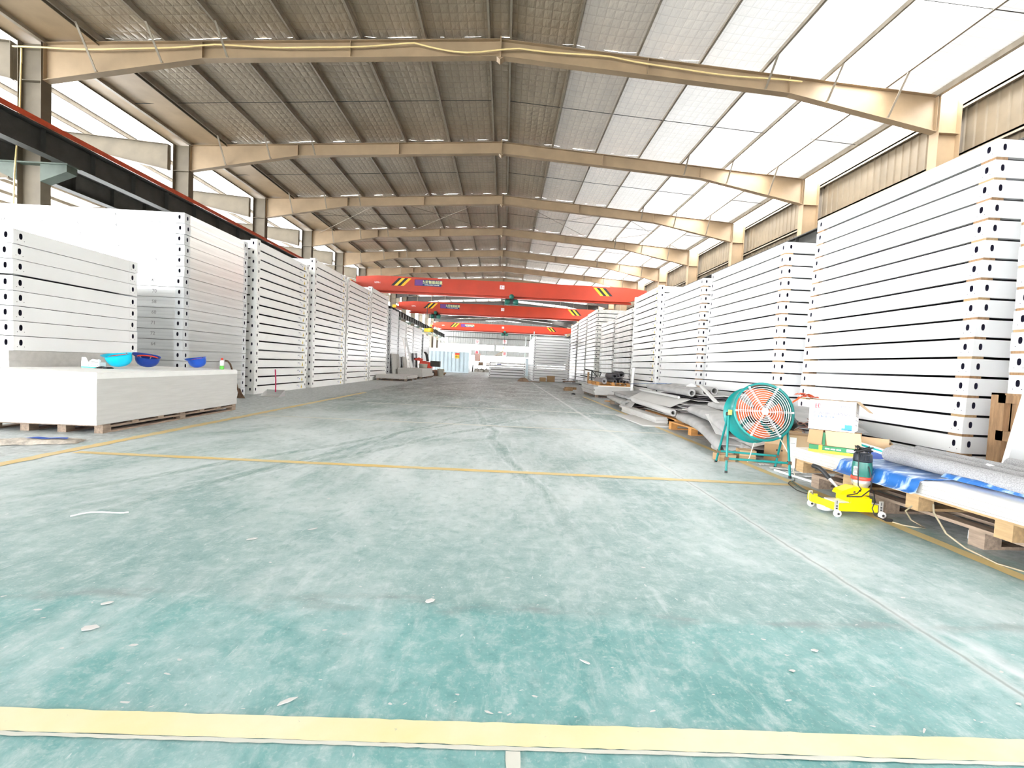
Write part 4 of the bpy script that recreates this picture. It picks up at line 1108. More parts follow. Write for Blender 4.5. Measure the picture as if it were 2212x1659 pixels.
rbox(t, 'carton', paper, 0, 0, 0, CW, CD, CH-.012)
b = mb(card); b.box(.004, .004, CH-.013, CW-.004, CD-.004, CH-.011); b.build('lid', t)
b = mb(card_in); b.add([(CW, .01, CH-.012), (CW, CD-.01, CH-.012), (CW+.10, CD-.02, CH-.105), (CW+.085, .02, CH-.085)], [(0, 1, 2, 3)]); b.add([(CW, .01, CH-.015), (CW, CD-.01, CH-.015), (CW+.10, CD-.02, CH-.108), (CW+.085, .02, CH-.088)], [(3, 2, 1, 0)]); b.build('open_flap', t)
fr = -.0012
def ink(nm, m, rects):
    b = mb(m)
    for (x0, z0, x1, z1) in rects: b.add([(x0, fr, z0), (x1, fr, z0), (x1, fr, z1), (x0, fr, z1)], [(0, 1, 2, 3)])
    return b.build(nm, t)
lx, lz, ls = .040, .185, .036
ink('logo', print_red, [(lx, lz, lx+.004, lz+ls), (lx+ls-.004, lz, lx+ls, lz+ls), (lx, lz+ls-.0045, lx+ls, lz+ls), (lx, lz, lx+ls, lz+.0045), (lx+.008, lz, lx+.013, lz+ls), (lx+ls-.013, lz, lx+ls-.008, lz+ls), (lx+.008, lz+.015, lx+ls-.008, lz+.020)])
def txt(s, size, m, x, z): put('lettering', text_mesh(s, size, m, 'LEFT'), t, (x, fr-.0003, z), (PI/2, 0, 0))
txt('HUAJIA', .0175, print_grey, .026, .172)
txt('POWDER COATINGS', .0282, print_grey, .030, .142)
txt('华 佳 粉 末 涂 料', .0215, print_blue, .031, .112)
txt('绿色新涂料', .0155, print_grey, .215, .207)
ink('fine_print', print_grey, [(.185, .224, .305, .2265)])
ink('blue_frame', print_blue, [(.031, .093, .122, .0955), (.031, .074, .122, .0765), (.031, .074, .034, .0955), (.119, .074, .122, .0955)])
txt('NET:20KG', .0135, print_blue, .041, .0852)
ink('handling_marks', print_grey, [(x, z, x+.024, z+.0012) for x in (.034, .068, .102) for z in (.030, .054)] + [(x+d, .030, x+d+.0012, .0552) for x in (.034, .068, .102) for d in (0, .0235)])
ink('arrows', print_blue, [(.040, .036, .042, .048), (.048, .036, .050, .048), (.037, .033, .053, .035), (.075, .045, .085, .047), (.112, .046, .114, .048)])
ink('blue_blocks', print_lblue, [(.258, .030, .308, .060), (.236, .012, .308, .030)])
ink('dark_block', print_blue, [(.258, .012, .308, .018), (.285, .066, .31, .068)])
b = mb(print_grey)
for z0 in (.10, .135, .06, .165): b.add([(CW+.001, .05, z0), (CW+.001, .20, z0-.02), (CW+.001, .20, z0-.017), (CW+.001, .05, z0+.003)], [(0, 1, 2, 3)])
b.build('side_print', t)
# red bag and paper on the white carton
t = thing('plastic_bag', 'crumpled orange red plastic bag hanging from the white printed carton', 'bag', (2.675, 4.08, WZ+CH-.011), 0)
for k, (ax, az, L, w0) in enumerate(((-.13, .02, .17, .05), (-.13, -.05, .16, .04), (-.02, .015, .10, .05), (-.08, .03, .16, .035))):
    b = mb(bag_red)
    def fn(u, v, ax=ax, az=az, L=L, w0=w0, k=k):
        x = .10 + (ax-.06)*u; z = .010 + .022*math.sin(PI*u)*(1.2-.2*k) + az*u*u; wd = w0*(1-.75*u)
        return (x + .008*noise.noise(Vector((u*9, v*5, k*4))), -.03+.02*k+wd*(v-.5)*2, z + .014*noise.noise(Vector((u*8, v*8, k*2.3))))
    b.grid(fn, 16, 8); b.build('fold', t)
t = thing('paper_sheet', 'crumpled white paper lying on top of the white printed carton', 'paper', (2.85, 3.96, WZ+CH-.0105), -.7)
b = mb(paper); b.grid(lambda u, v: (.11*u, .09*v, .002+.028*math.sin(PI*u)*v+.006*noise.noise(Vector((u*7, v*7, 1)))), 8, 8); b.build('sheet', t)
# open brown box, white box with a teal stripe, rod bundle
t = thing('cardboard_box', 'low open brown box right of the carton pile with a hanging flap', 'box', (3.06, 3.93, TZ+.001), math.radians(-36))
rbox(t, 'carton', card_in, .0, .0, 0, .27, .22, .105)
b = mb(card_in); b.prism([(0, .155), (.235, .150), (.235, .085), (.0, .10)], 'y', -.004, .002); b.build('front_flap', t)
b = mb(card); b.add([(.235, 0, .150), (.245, .2, .150), (.29, .2, .05), (.268, 0, .06)], [(0, 1, 2, 3)]); b.build('side_flap', t)
t = thing('mask_box', 'white paper box with teal stripe tilted on the open brown box', 'box', (2.965, 3.80, TZ+.050), math.radians(-38))
rbox(t, 'carton', paper, 0, 0, 0, .20, .10, .085)
b = mb(teal_p); b.box(-.001, -.0015, .055, .2005, .0, .070); b.box(-.001, -.0015, .02, .012, 0, .07); b.build('stripe', t)
b = mb(print_lblue)
for k in range(5): b.box(.03+k*.03, .02, .0851, .036+k*.03, .03, .0862)
b.build('print', t)
t.rotation_euler = (math.radians(-28), math.radians(14), math.radians(-38))
t = thing('rod_bundle', 'bundle of thin dark rods sticking out of the open brown box', 'rods', (3.30, 3.82, TZ+.10), math.radians(-36))
for k in range(6): b = mb(dark_steel); b.tube([(-.04, .01*k, .0+.004*(k % 3)), (.13+.012*k, -.04+.012*k, -.035-.006*k)], .004, 5); b.build('rod', t)
# things on the floor behind the fan
def carton2(label, loc, rz, w, d, h, marks=False):
    t = thing('cardboard_box', label, 'box', loc, math.radians(rz), 'cartons on the floor behind the fan')
    rbox(t, 'carton', card, 0, 0, 0, w, d, h)
    b = mb(card_in); b.box(-.001, d/2-.02, h, w+.001, d/2+.02, h+.001); b.add([(0, -.001, h*.52), (w, -.001, h*.52), (w, -.012, h*.97), (0, -.012, h*.97)], [(0, 1, 2, 3)]); b.build('flap', t)
    if marks:
        b = mb(print_black)
        for k in range(3): b.box(.12+.05*k, -.002, .11, .14+.05*k, -.0005, .13)
        b.build('print', t)
    return t
carton2('brown carton with small print on the floor behind the fan', (3.06, 5.28, 0), -30, .36, .28, .36, True)
carton2('yellowish brown carton beside the long boards, white label on it', (3.03, 4.88, 0), -38, .28, .22, .36)
b = mb(paper); b.box(.03, -.003, .0, .09, -.0008, .33); b.mat(pencil); b.box(.038, -.0045, .26, .08, -.003, .264)
bpy.data.objects['cardboard_box'] if False else None
tag(b.build('paper_label', None, (3.05, 4.855, 0), (0, 0, math.radians(-38))), 'white paper tag standing against the yellowish carton', 'paper')
carton2('small crushed brown carton under the fan', (2.66, 5.06, 0), -12, .17, .15, .13)
carton2('low brown carton lying under the fan beside the crushed one', (2.42, 5.02, 0), 5, .19, .14, .075)
t = thing('plastic_bag', 'black plastic bag on the brown carton behind the fan', 'bag', (3.27, 5.22, .361), 0)
b = mb(black)
def bagf(u, v):
    a = 2*PI*u; w = v; r = (.11+.03*math.sin(3*a))*math.sin(PI*min(.98, .12+.88*w))**.6; z = .17*w
    n = noise_off((math.cos(a)*3, math.sin(a)*3, w*6), 1, .028); return (r*math.cos(a)+n.x, r*math.sin(a)+n.y, max(0, z+n.z*.6))
b.grid(bagf, 26, 12); b.build('crumpled_film', t)
t = thing('paper_wad', 'crumpled white paper beside the black plastic bag', 'paper', (3.33, 5.40, .361), 0)
b = mb(paper); b.grid(lambda u, v: (.16*(u-.5), .14*(v-.5), .20+.04*noise.noise(Vector((u*5, v*5, 2)))), 8, 8); b.grid(lambda u, v: (.1*math.cos(2*PI*u)*(1-.3*v), .06*math.sin(2*PI*u), .20*v), 12, 4); b.build('sheet', t)
t = thing('cable_coil', 'loose coil of brown cable behind the white printed carton', 'cable', (3.20, 4.90, .361), 0)
b = mb(M('brown_cable', (.22, .09, .06), .5)); b.tube([(.07*math.cos(k*.55)+.004*k, .07*math.sin(k*.55), .012+.006*k+.02*math.sin(k)) for k in range(26)], .005, 5); b.build('loop', t)
for k, (x, y, a, sx) in enumerate(((2.86, 4.93, .3, .16), (2.92, 4.72, -.4, .2), (2.97, 4.55, .1, .17), (3.08, 4.60, .9, .15), (3.02, 4.38, -.2, .13), (2.84, 5.12, .5, .12))):
    b = mb(paper); b.grid(lambda u, v: (sx*(u-.5), sx*.45*(v-.5), .004+.016*abs(noise.noise(Vector((u*4, v*4, k*3.3))))), 8, 6)
    tag(b.build('paper_scrap', None, (x, y, 0), (0, 0, a)), 'torn white paper on the floor right of the fan, %s counting from the back' % ORD[(2, 3, 4, 5, 6, 1)[k]], 'paper', 'torn papers by the fan')
b = mb(skin_white); b.tube([(2.80, 4.62, .012), (2.84, 4.34, .012), (2.875, 4.135, .012)], .011, 8)
tag(b.build('white_rod', None), 'short white plastic rod on the floor beside the fan leg', 'rod')
b = mb(dark_steel); cp = [(2.79, 4.28, .005), (2.74, 4.20, .005), (2.65, 4.14, .005), (2.60, 4.07, .005), (2.57, 3.98, .005), (2.545, 3.90, .005), (2.53, 3.83, .005), (2.545, 3.74, .005), (2.59, 3.64, .005), (2.62, 3.50, .005)]
b.tube(cp, .004, 6); tag(b.build('power_cable', None), 'thin grey cord winding over the floor from the fan to the drill', 'cord')
b = mb(green_steel); b.tube([(2.665, 4.13, .012), (2.60, 3.88, .012), (2.565, 3.66, .012)], .007, 6); tag(b.build('thin_rod', None), 'thin dark rod on the floor behind the yellow drill stand', 'rod')
b = mb(M('khaki_cord', (.34, .29, .20), .6)); b.tube([(2.69, 3.06, .006), (2.715, 3.0, .006), (2.76, 2.965, .006), (2.82, 2.952, .006), (2.745, 2.985, .05), (2.70, 2.98, .11), (2.685, 2.92, .16)], .005, 6)
tag(b.build('power_cable', None), 'khaki cord looping from the drill stand up to the pallet', 'cord')
b = mb(M('khaki_cord', (.34, .29, .20))); b.tube([(2.66, 2.75, .22), (2.60, 2.68, .19), (2.585, 2.58, .10), (2.62, 2.50, .05), (2.70, 2.40, .006), (2.76, 2.28, .006)], .005, 6)
tag(b.build('power_cable', None), 'khaki cord hanging from the boards to the floor at the right edge', 'cord')
t = thing('clip_block', 'small pale plastic block with a hole on the floor beside the pallet', 'block', (2.96, 2.78, 0), .2)
b = mb(skin_white); b.box(0, 0, 0, .075, .03, .014); b.box(0, 0, .014, .022, .03, .045); b.box(.053, 0, .014, .075, .03, .045); b.box(0, 0, .038, .075, .03, .052); b.build('body', t)
# brown crate under the stack at the right edge, white panel in front of it
t = thing('wooden_crate', 'brown wooden crate with posts and rails under the frames at the right edge', 'crate', (5.04, 1.75, 0))
for y in (0, 1.35, 2.80):
    for x in (0, 2.3): rbox(t, 'post', wood_br, x, y, 0, x+.10, y+.13, .90)
for z in (.10, .42, .80):
    rbox(t, 'rail', wood_br, .01, .0, z, .06, 2.85, z+.10); rbox(t, 'rail', wood_br, .0, 2.80, z, 2.4, 2.86, z+.10)
rbox(t, 'plywood_side', wood_br, .06, .04, .04, .075, 2.82, .88); rbox(t, 'plywood_side', wood_br, .06, 2.78, .04, 2.3, 2.795, .88); rbox(t, 'plywood_side', wood_br, .0, .0, .88, 2.4, 2.93, .8995)
b = mb(skin_white); b.box(0, 0, 0, .045, 1.55, 2.4); b.mat(white_grey); b.box(-.003, .045, .05, 0, 1.50, 2.35)
o = b.build('framed_sheet', None, (4.47, 2.52, 0)); o.rotation_euler = (0, math.radians(12), math.radians(0)); tag(o, 'white framed panel leaning towards the brown crate at the right edge', 'panel')

# ------------------------------------------------------------------ fan
FC = Vector((2.555, 4.56, .585)); FT = math.radians(13)
fan = thing('industrial_fan', 'teal drum fan with orange blades on a tubular stand', 'fan', (FC.x, FC.y, 0), math.radians(-4))
def fp(name, bld, lab=None): return bld.build(name, fan, (0, 0, FC.z), (-FT, 0, 0), lab)
R0 = .272
b = mb(teal_en); b.lathe([(R0-.004, -.125), (R0+.016, -.128), (R0+.018, -.112), (R0+.004, -.105), (R0, -.10), (R0, .12), (R0+.014, .125), (R0+.014, .135), (R0-.006, .135)], 48, (0, 0, 0), 'y'); fp('drum', b)
b = mb(teal_dk); b.lathe([(R0-.006, .135), (R0-.008, -.10), (R0-.004, -.125)], 48, (0, 0, 0), 'y'); fp('drum_lining', b)
for k in range(4):
    b = mb(orange_bl); a0 = math.radians(90+90*k - 4)
    def bl(u, v, a0=a0, off=0.0):
        r = .065+.185*u; w = math.radians(38+18*u); a = a0 + (v-.5)*w*1.15; return (r*math.cos(a), -.015+(v-.5)*.085*(1-.3*u)+off, r*math.sin(a))
    b.grid(bl, 8, 8); b.grid(lambda u, v: bl(1-u, v, a0, .004), 8, 8); fp('blade', b)
b = mb(orange_bl); b.lathe([(0, -.045), (.055, -.045), (.066, -.03), (.066, .03), (0, .03)], 24, (0, 0, 0), 'y'); fp('blade_hub', b)
b = mb(dark_steel); b.lathe([(0, .03), (.075, .03), (.08, .06), (.08, .15), (.06, .17), (0, .17)], 24, (0, 0, 0), 'y'); fp('motor', b)
b = mb(teal_dk)
for a in (PI/4, 3*PI/4, -PI/4, -3*PI/4): b.bar((.07*math.cos(a), .10, .07*math.sin(a)), ((R0-.004)*math.cos(a), .10, (R0-.004)*math.sin(a)), .03, .012, (0, 1, 0))
fp('motor_bracket', b)
for face, yy in (('front_guard', -.135), ('rear_guard', .14)):
    b = mb(chrome)
    for k in range(10):
        r = .055+.0215*k; b.tube([(r*math.cos(q*2*PI/40), yy+.012*(1-(r/.26)**2)*(-1 if yy < 0 else 1), r*math.sin(q*2*PI/40)) for q in range(40)], .0031 if yy < 0 else .002, 5, closed=True)
    for k in range(6):
        a = k*PI/3
        for d in (-.006, .006):
            c, s = math.cos(a), math.sin(a); b.tube([(.03*c-d*s, yy-.012*(1 if yy < 0 else -1), .03*s+d*c), (.27*c-d*s, yy, .27*s+d*c)], .0026, 5)
        b.cbox((.268*math.cos(a), yy, .268*math.sin(a)), (.018, .008, .018))
    fp(face, b)
b = mb(skin_white); b.lathe([(0, -.158), (.03, -.157), (.034, -.15), (.034, -.14), (0, -.14)], 20, (0, 0, 0), 'y'); fp('guard_badge', b)
apex = {-1: (-R0-.012, 0, FC.z-.02), 1: (R0+.012, 0, FC.z-.02)}
feet = {(-1, 0): (-.335, -.15), (-1, 1): (-.215, .42), (1, 0): (.225, -.24), (1, 1): (.335, .26)}
def leg_pt(s, k, z): a = Vector(apex[s]); f = Vector((*feet[(s, k)], 0)); return f + (a-f)*(z/a.z)
for s in (-1, 1):
    for k in (0, 1):
        b = mb(teal_en); f = feet[(s, k)]; b.tube([(f[0], f[1], 0), apex[s]], .0115, 10); b.build('leg', fan)
        b = mb(black); b.tube([(f[0], f[1], 0), tuple(leg_pt(s, k, .02))], .0135, 10); b.build('foot', fan)
    b = mb(dark_steel); b.lathe([(0, -.02), (.02, -.02), (.02, .025), (0, .025)], 10, (s*(R0+.012), 0, FC.z-.02), 'x'); b.build('pivot_bolt', fan)
b = mb(M('worn_yellow_tape', (.86, .66, .18), .6)); b.cbox((-R0-.02, -.05, FC.z), (.03, .02, .05)); b.build('tape_tab', fan)
for k in (0, 1):
    b = mb(teal_en); z = .135; b.tube([tuple(leg_pt(-1, k, z)), tuple(leg_pt(1, k, z))], .0115, 10); b.build('crossbar', fan)
    for s in (-1, 1): b = mb(rust); p = leg_pt(s, k, z); b.cbox(tuple(p), (.03, .03, .035)); b.build('bar_joint', fan)
b = mb(cream); b.tube([(-.06, -.13, FC.z-R0-.01), (-.065, -.1, .30), (-.075, -.05, .15), (-.08, -.02, .10)], .004, 6); b.tube([(.20, .02, FC.z-R0+.09), (.26, -.03, .28), (.30, -.10, .16), (.31, -.15, .03), (.30, -.2, .006)], .0045, 6); b.build('power_cord', fan)

# ------------------------------------------------------------------ yellow drill stand
dr = thing('drill_stand', 'yellow wheeled stand carrying an upright dark green drill', 'machine', (0, 0, 0))
OX, OY = 2.372, 3.160
def D(x, y, z): return (OX+x, OY+y, z)
b = mb(yellow_en)
b.prism([(OX, .038), (OX+.292, .038), (OX+.292, .088), (OX+.245, .094), (OX+.245, .132), (OX+.10, .140), (OX+.10, .096), (OX, .090)], 'y', OY, OY+.008)
b.box(OX+.05, OY+.008, .045, OX+.285, OY+.16, .055); b.build('front_plate', dr)
b = mb(yellow_en); b.bar(D(.002, .004, .066), D(-.052, .19, .072), .008, .052); b.bar(D(-.05, .19, .072), D(-.03, .26, .075), .008, .055); b.build('side_arm', dr)
b = mb(yellow_en); b.bar(D(-.045, .175, .10), D(-.02, .178, .10), .01, .02); b.build('arm_tab', dr)
b = mb(yellow_en); b.box(OX+.10, OY+.02, .096, OX+.245, OY+.15, .137); b.prism([(OX+.075, .137), (OX+.285, .137), (OX+.285, .187), (OX+.17, .195), (OX+.09, .163)], 'y', OY+.075, OY+.16); b.build('drill_bracket', dr)
b = mb(rust)
for x, z in ((.175, .158), (.215, .17)): b.lathe([(0, -.002), (.008, -.002), (.008, .001), (0, .001)], 10, D(x, .0735, z), 'y')
b.build('bracket_bolt', dr)
b = mb(chrome); b.box(OX+.0, OY+.03, .088, OX+.12, OY+.13, .097); b.prism([(OX+.25, .10), (OX+.34, .085), (OX+.36, .078), (OX+.30, .075), (OX+.25, .085)], 'y', OY+.05, OY+.10); b.build('steel_slide', dr)
b = mb(chrome); b.lathe([(0, .012), (.045, .012), (.052, .02), (.052, .044), (.03, .05), (0, .05)], 20, D(.005, .12, 0)); b.build('cutter_cup', dr)
for (x, y) in ((-.004, -.016), (.312, -.016), (-.03, .222), (.295, .19)):
    b = mb(skin_white); b.lathe([(0, -.011), (.022, -.011), (.025, -.006), (.025, .006), (.022, .011), (0, .011)], 20, D(x, y, .025), 'y'); w = b.build('wheel', dr)
    b = mb(dark_steel); b.lathe([(0, -.013), (.009, -.013), (.009, .013), (0, .013)], 12, D(x, y, .025), 'y'); b.build('axle', w)
    b = mb(ali); b.box(OX+x-.014, OY+y+.010, .018, OX+x+.014, OY+y+.016, .118); b.mat(print_black); b.box(OX+x-.006, OY+y+.0085, .070, OX+x+.006, OY+y+.010, .079); b.box(OX+x-.006, OY+y+.0085, .053, OX+x+.006, OY+y+.010, .062); b.box(OX+x-.002, OY+y+.0085, .09, OX+x+.002, OY+y+.010, .112); b.build('wheel_bracket', dr)
DC = D(.258, .125, 0)
def dl(name, m, prof, n=24, sq=None):
    b = mb(m); b.lathe(prof, n, DC); return b.build(name, dr)
dl('gear_housing', ali, [(0, .185), (.040, .185), (.047, .20), (.058, .218), (.060, .243), (0, .243)])
dl('red_collar', red_en, [(.0, .243), (.063, .243), (.064, .248), (.064, .262), (.062, .267), (0, .267)])
b = mb(green_tool)
def body(u, v):
    a = 2*PI*u; z = .267+.105*v; q = 1+.05*math.cos(4*a); r = (.060+.004*math.sin(PI*v))*q; return (DC[0]+r*math.cos(a), DC[1]+r*math.sin(a), z)
b.grid(lambda u, v: body(u, v), 32, 8); b.add([body(k/32, 1) for k in range(32)], [tuple(range(32))]); b.build('motor_body', dr)
dl('vent_cap', navy_tool, [(0, .370), (.057, .372), (.059, .385), (.056, .425), (.046, .436), (0, .436)])
b = mb(navy_tool)
for k in range(7):
    a = PI*1.18+.17*k; b.bar((DC[0]+.0595*math.cos(a), DC[1]+.0595*math.sin(a), .385), (DC[0]+.0575*math.cos(a), DC[1]+.0575*math.sin(a), .425), .006, .006)
b.build('vent_rib', dr)
b = mb(paper); k0 = []
for q in range(7):
    a = PI*1.02+.085*q; k0.append((.0665*math.cos(a), .0665*math.sin(a)))
vs = [(DC[0]+x, DC[1]+y, z) for x, y in k0 for z in (.275, .338)]
b.add(vs, [(2*q, 2*q+2, 2*q+3, 2*q+1) for q in range(6)]); rp = b.build('rating_plate', dr)
b = mb(print_black)
for q in range(5):
    a = PI*1.05+.092*q; x, y = .0672*math.cos(a), .0672*math.sin(a); b.bar((DC[0]+x, DC[1]+y, .280+.002*(q % 3)), (DC[0]+x, DC[1]+y, .333-.004*(q % 2)), .0035, .0012, (0, 1, 0))
b.build('plate_print', rp)
b = mb(black)
for k in range(9):
    r = .032+.005*(k % 4); ph = k*.7; b.tube([(DC[0]+r*math.cos(ph+q*.7)*(1.25 if q % 2 else 1), DC[1]+r*math.sin(ph+q*.7), .442+.004*k+.010*math.sin(q*1.3+k)) for q in range(8)], .0045, 6)
b.build('coiled_cable', dr)
b = mb(black); b.tube([(DC[0]-.05, DC[1]-.02, .445), (DC[0]-.068, DC[1]-.05, .40), (DC[0]-.074, DC[1]-.06, .30), (DC[0]-.066, DC[1]-.06, .21), (DC[0]-.05, DC[1]-.07, .185), (DC[0]-.10, DC[1]-.10, .160), (DC[0]-.17, DC[1]-.1, .145), (DC[0]-.19, DC[1]-.12, .140), (DC[0]-.10, DC[1]-.14, .150), (DC[0]-.02, DC[1]-.12, .20), (DC[0]+.01, DC[1]-.08, .27), (DC[0]-.01, DC[1]-.07, .35)], .004, 6)
b.tube([(DC[0]+.05, DC[1]-.06, .17), (DC[0]-.01, DC[1]-.15, .12), (DC[0]-.035, DC[1]-.16, .075), (DC[0]-.02, DC[1]-.17, .03), (DC[0]+.02, DC[1]-.19, .012), (DC[0]+.05, DC[1]-.2, .010)], .004, 6); b.build('drill_cable', dr)
b = mb(black); b.bar((DC[0]+.03, DC[1]-.2, .012), (DC[0]+.072, DC[1]-.205, .010), .018, .02); b.build('plug', dr)
b = mb(ali); b.tube([D(.185, .20, .115), (2.525, 3.39, .165), (2.49, 3.42, .213)], .011, 10); b.build('push_handle', dr)
b = mb(black); b.tube([(2.493, 3.417, .208), (2.462, 3.46, .262), (2.452, 3.48, .275), (2.438, 3.53, .280)], .0165, 10); b.build('handle_grip', dr)
# ------------------------------------------------------------------ right: vinyl sheets and rolls
def fold(t, nm, x0, x1, y0, y1, z, r, th, amp, seed, m=pvc, slack=0.0, top_in=0.0, dx=0.0):
    """folded sheet with its round fold on the aisle side; slack lowers the near end; dx slants it over its length"""
    b = mb(m); pts = [(x1, z)]
    for k in range(5): pts.append((x1+(x0+r-x1)*(k+1)/6, z+.006*math.sin(k*2+seed)))
    for k in range(9): a = -PI/2-PI*k/8; pts.append((x0+r+r*math.cos(a), z+r+r*math.sin(a)))
    for k in range(6): pts.append((x0+r+(x1-top_in-x0-r)*(k+1)/6, z+2*r+.010*math.sin(k*1.4+seed*2)))
    def wob(x, y, zz):
        v = noise_off((x*1.6+seed, y*1.3, zz*2+seed), 1, amp); f = max(0.0, 1-(y-y0)/1.2); g = (y-y0)/(y1-y0)
        return (v.x*.8+dx*g, v.y*.3, max(-.01, v.z) - slack*f*f)
    b.ribbon(pts, y0, y1, th, 14, wob); return b.build(nm, t)
def draped(t, nm, C, m, amp, seed, th=.010, sag=.0, nu=14, nv=12):
    """thick sheet over four corners (near-left, near-right, far-right, far-left)"""
    A, B, Cc, Dd = [Vector(c) for c in C]
    def fn(u, v, o=0.0):
        p = (A*(1-u)+B*u)*(1-v) + (Dd*(1-u)+Cc*u)*v; n = noise_off((p.x*1.8+seed, p.y*1.5, seed), 1, amp)
        return p + Vector((0, 0, n.z + sag*math.sin(PI*u)*math.sin(PI*v) - o))
    b = mb(m); b.grid(lambda u, v: fn(u, v), nu, nv); b.grid(lambda u, v: fn(1-u, v, th), nu, nv)
    for e in ((lambda q: (q, 0)), (lambda q: (1, q)), (lambda q: (1-q, 1)), (lambda q: (0, 1-q))):
        vs = []
        for k in range(nu+1): u, v = e(k/nu); vs += [fn(u, v), fn(u, v, th)]
        b.add(vs, [(2*k+1, 2*k+3, 2*k+2, 2*k) for k in range(nu)])
    return b.build(nm, t)
def wavy_pile(name, label, x0, x1, y0, y1, z0, n, step, th, amp, seed, cat='sheets', m=pvc):
    t = thing(name, label, cat, (0, 0, 0), 0)
    rnd = random.Random(seed)
    for k in range(n):
        b = mb(m if k % 3 else pvc_lt); a0, a1 = x0+rnd.uniform(0, .14), x1-rnd.uniform(0, .12); q = rnd.uniform(0, 6); f = rnd.uniform(3, 6)
        N_ = 16; pts = [(a0+(a1-a0)*i/N_, z0+step*k+amp*math.sin(i/N_*f*2+q)*(.5+.5*math.sin(i/N_*PI))) for i in range(N_+1)]
        if k % 3 == 1:    # folded back on itself
            z = z0+step*k; pts = [(a0+(a1-a0)*i/10, z+amp*.6*math.sin(i*.8+q)) for i in range(11)] + [(a1+step*.4*math.cos(s), z+step*.4+step*.4*math.sin(s)) for s in (-.8, 0, .8)] + [(a1-(a1-a0)*.75*i/8, z+step*.8+amp*.4*math.sin(i+q)) for i in range(9)]
        yy = y0+rnd.uniform(0, .16)
        b.ribbon(pts, yy, y1, th, 6, lambda x, y, z: (0, 0, noise_off((x*2, y*1.4, seed), 1, .01).z)); b.build('vinyl_sheet', t)
    return t
# pile just behind the fan
pallet('orange pallet under the folded vinyl sheets behind the fan', (2.98, 6.35, 0), math.radians(6), 1.2, 1.4, wood_o, .13, 5, 3)
t = thing('folded_sheet', 'long grey vinyl sheet folded at the bottom edge of the pile behind the fan', 'sheet', (0, 0, 0), 0, 'vinyl sheets behind the fan')
fold(t, 'vinyl_sheet', 2.54, 4.1, 5.32, 7.75, .155, .056, .012, .035, 1.0, pvc, .145, .5, .42)
t = thing('folded_sheet', 'broad grey vinyl sheet folded in the middle of the pile behind the fan', 'sheet', (0, 0, 0), 0, 'vinyl sheets behind the fan')
fold(t, 'vinyl_sheet', 2.68, 4.3, 5.42, 7.60, .300, .052, .012, .045, 4.0, pvc, .11, .2, .40)
t = thing('folded_sheet', 'uppermost grey vinyl sheet folded on the pile behind the fan', 'sheet', (0, 0, 0), 0, 'vinyl sheets behind the fan')
fold(t, 'vinyl_sheet', 3.05, 4.45, 5.50, 7.45, .43, .042, .012, .05, 7.0, pvc, .10, .1, .28)
t = thing('draped_sheet', 'pale smooth sheet hanging over the near end behind the fan legs', 'sheet', (0, 0, 0))
draped(t, 'vinyl_sheet', ((2.62, 5.30, .07), (3.25, 5.36, .20), (3.35, 6.35, .44), (2.80, 6.30, .40)), pvc_lt, .02, 3.0, .008, .02)
t = thing('draped_sheet', 'pale flat sheet with a straight left edge at the far end of the fan pile', 'sheet', (0, 0, 0))
draped(t, 'vinyl_sheet', ((3.05, 6.9, .36), (3.9, 6.75, .52), (4.1, 7.8, .52), (3.12, 7.95, .33)), pvc_lt, .012, 9.0, .010, .02)
tube_roll('vinyl_roll', 'small grey roll with a dark open end just behind the fan legs', (2.84, 5.24, .105), (2.98, 5.9, .13), .058, pvc, 2.0, .012, 'vinyl rolls behind the fan')
tube_roll('vinyl_roll', 'thin grey roll on the floor under the other roll behind the fan legs', (2.66, 5.26, .042), (2.72, 5.8, .042), .040, pvc, 1.6, .010, 'vinyl rolls behind the fan')
b = mb(pvc_lt); b.tube([(3.38, 7.2, .50), (3.54, 8.2, .735)], .030, 12); tag(b.build('leaning_pole', None), 'pale plastic pole leaning against the stack behind the vinyl pile', 'pole')
b = mb(red_en); b.lathe([(0, 0), (.035, 0), (.035, .03), (0, .03)], 14); b.mat(paper); b.lathe([(.0351, .03), (.0351, .07)], 14); b.mat(haz_y); b.lathe([(0, .07), (.035, .07), (.03, .09), (0, .09)], 14)
tag(b.build('paint_can', None, (3.66, 6.4, .535)), 'small red and white can lying on the vinyl pile left of the fan', 'can')
# second pile, more rolls
pallet('orange pallet at the near end of the vinyl roll pile', (3.10, 8.12, 0), 0, 1.3, 1.8, wood_o, .12, 5, 3)
pallet('grey pallet at the far end of the vinyl roll pile', (3.0, 10.6, 0), 0, 1.3, 2.2, wood_d, .12, 5, 3)
sheet_pile('board_stack', 'thin grey boards on the floor along the vinyl roll pile', 'boards', (2.46, 7.92, 0), math.radians(2), .55, 1.75, 2, .012, board_lt, .02)
sheet_pile('board_stack', 'bundle of flat grey strips under the long vinyl roll', 'boards', (2.80, 8.35, .0), math.radians(1), .22, 2.3, 6, .022, board_lt, .022)
wavy_pile('sheet_pile', 'loose wavy vinyl sheets on the orange pallet, edges facing the camera', 3.12, 4.35, 8.15, 10.4, .135, 9, .031, .011, .014, 5)
wavy_pile('sheet_pile', 'dark edged vinyl sheets on top of the wavy pile by the stack', 3.62, 4.55, 8.55, 10.6, .44, 4, .034, .011, .012, 8, 'sheets', pvc_d)
tube_roll('vinyl_roll', 'long pale roll lying along the front of the vinyl pile', (3.02, 8.08, .245), (3.02, 10.6, .29), .062, pvc_lt, 1.8, .014, 'rolls on the vinyl pile', .6)
tube_roll('vinyl_roll', 'large grey roll with a round dark end on top of the vinyl pile', (3.55, 8.62, .585), (3.50, 11.0, .60), .075, pvc, 2.4, .012, 'rolls on the vinyl pile')
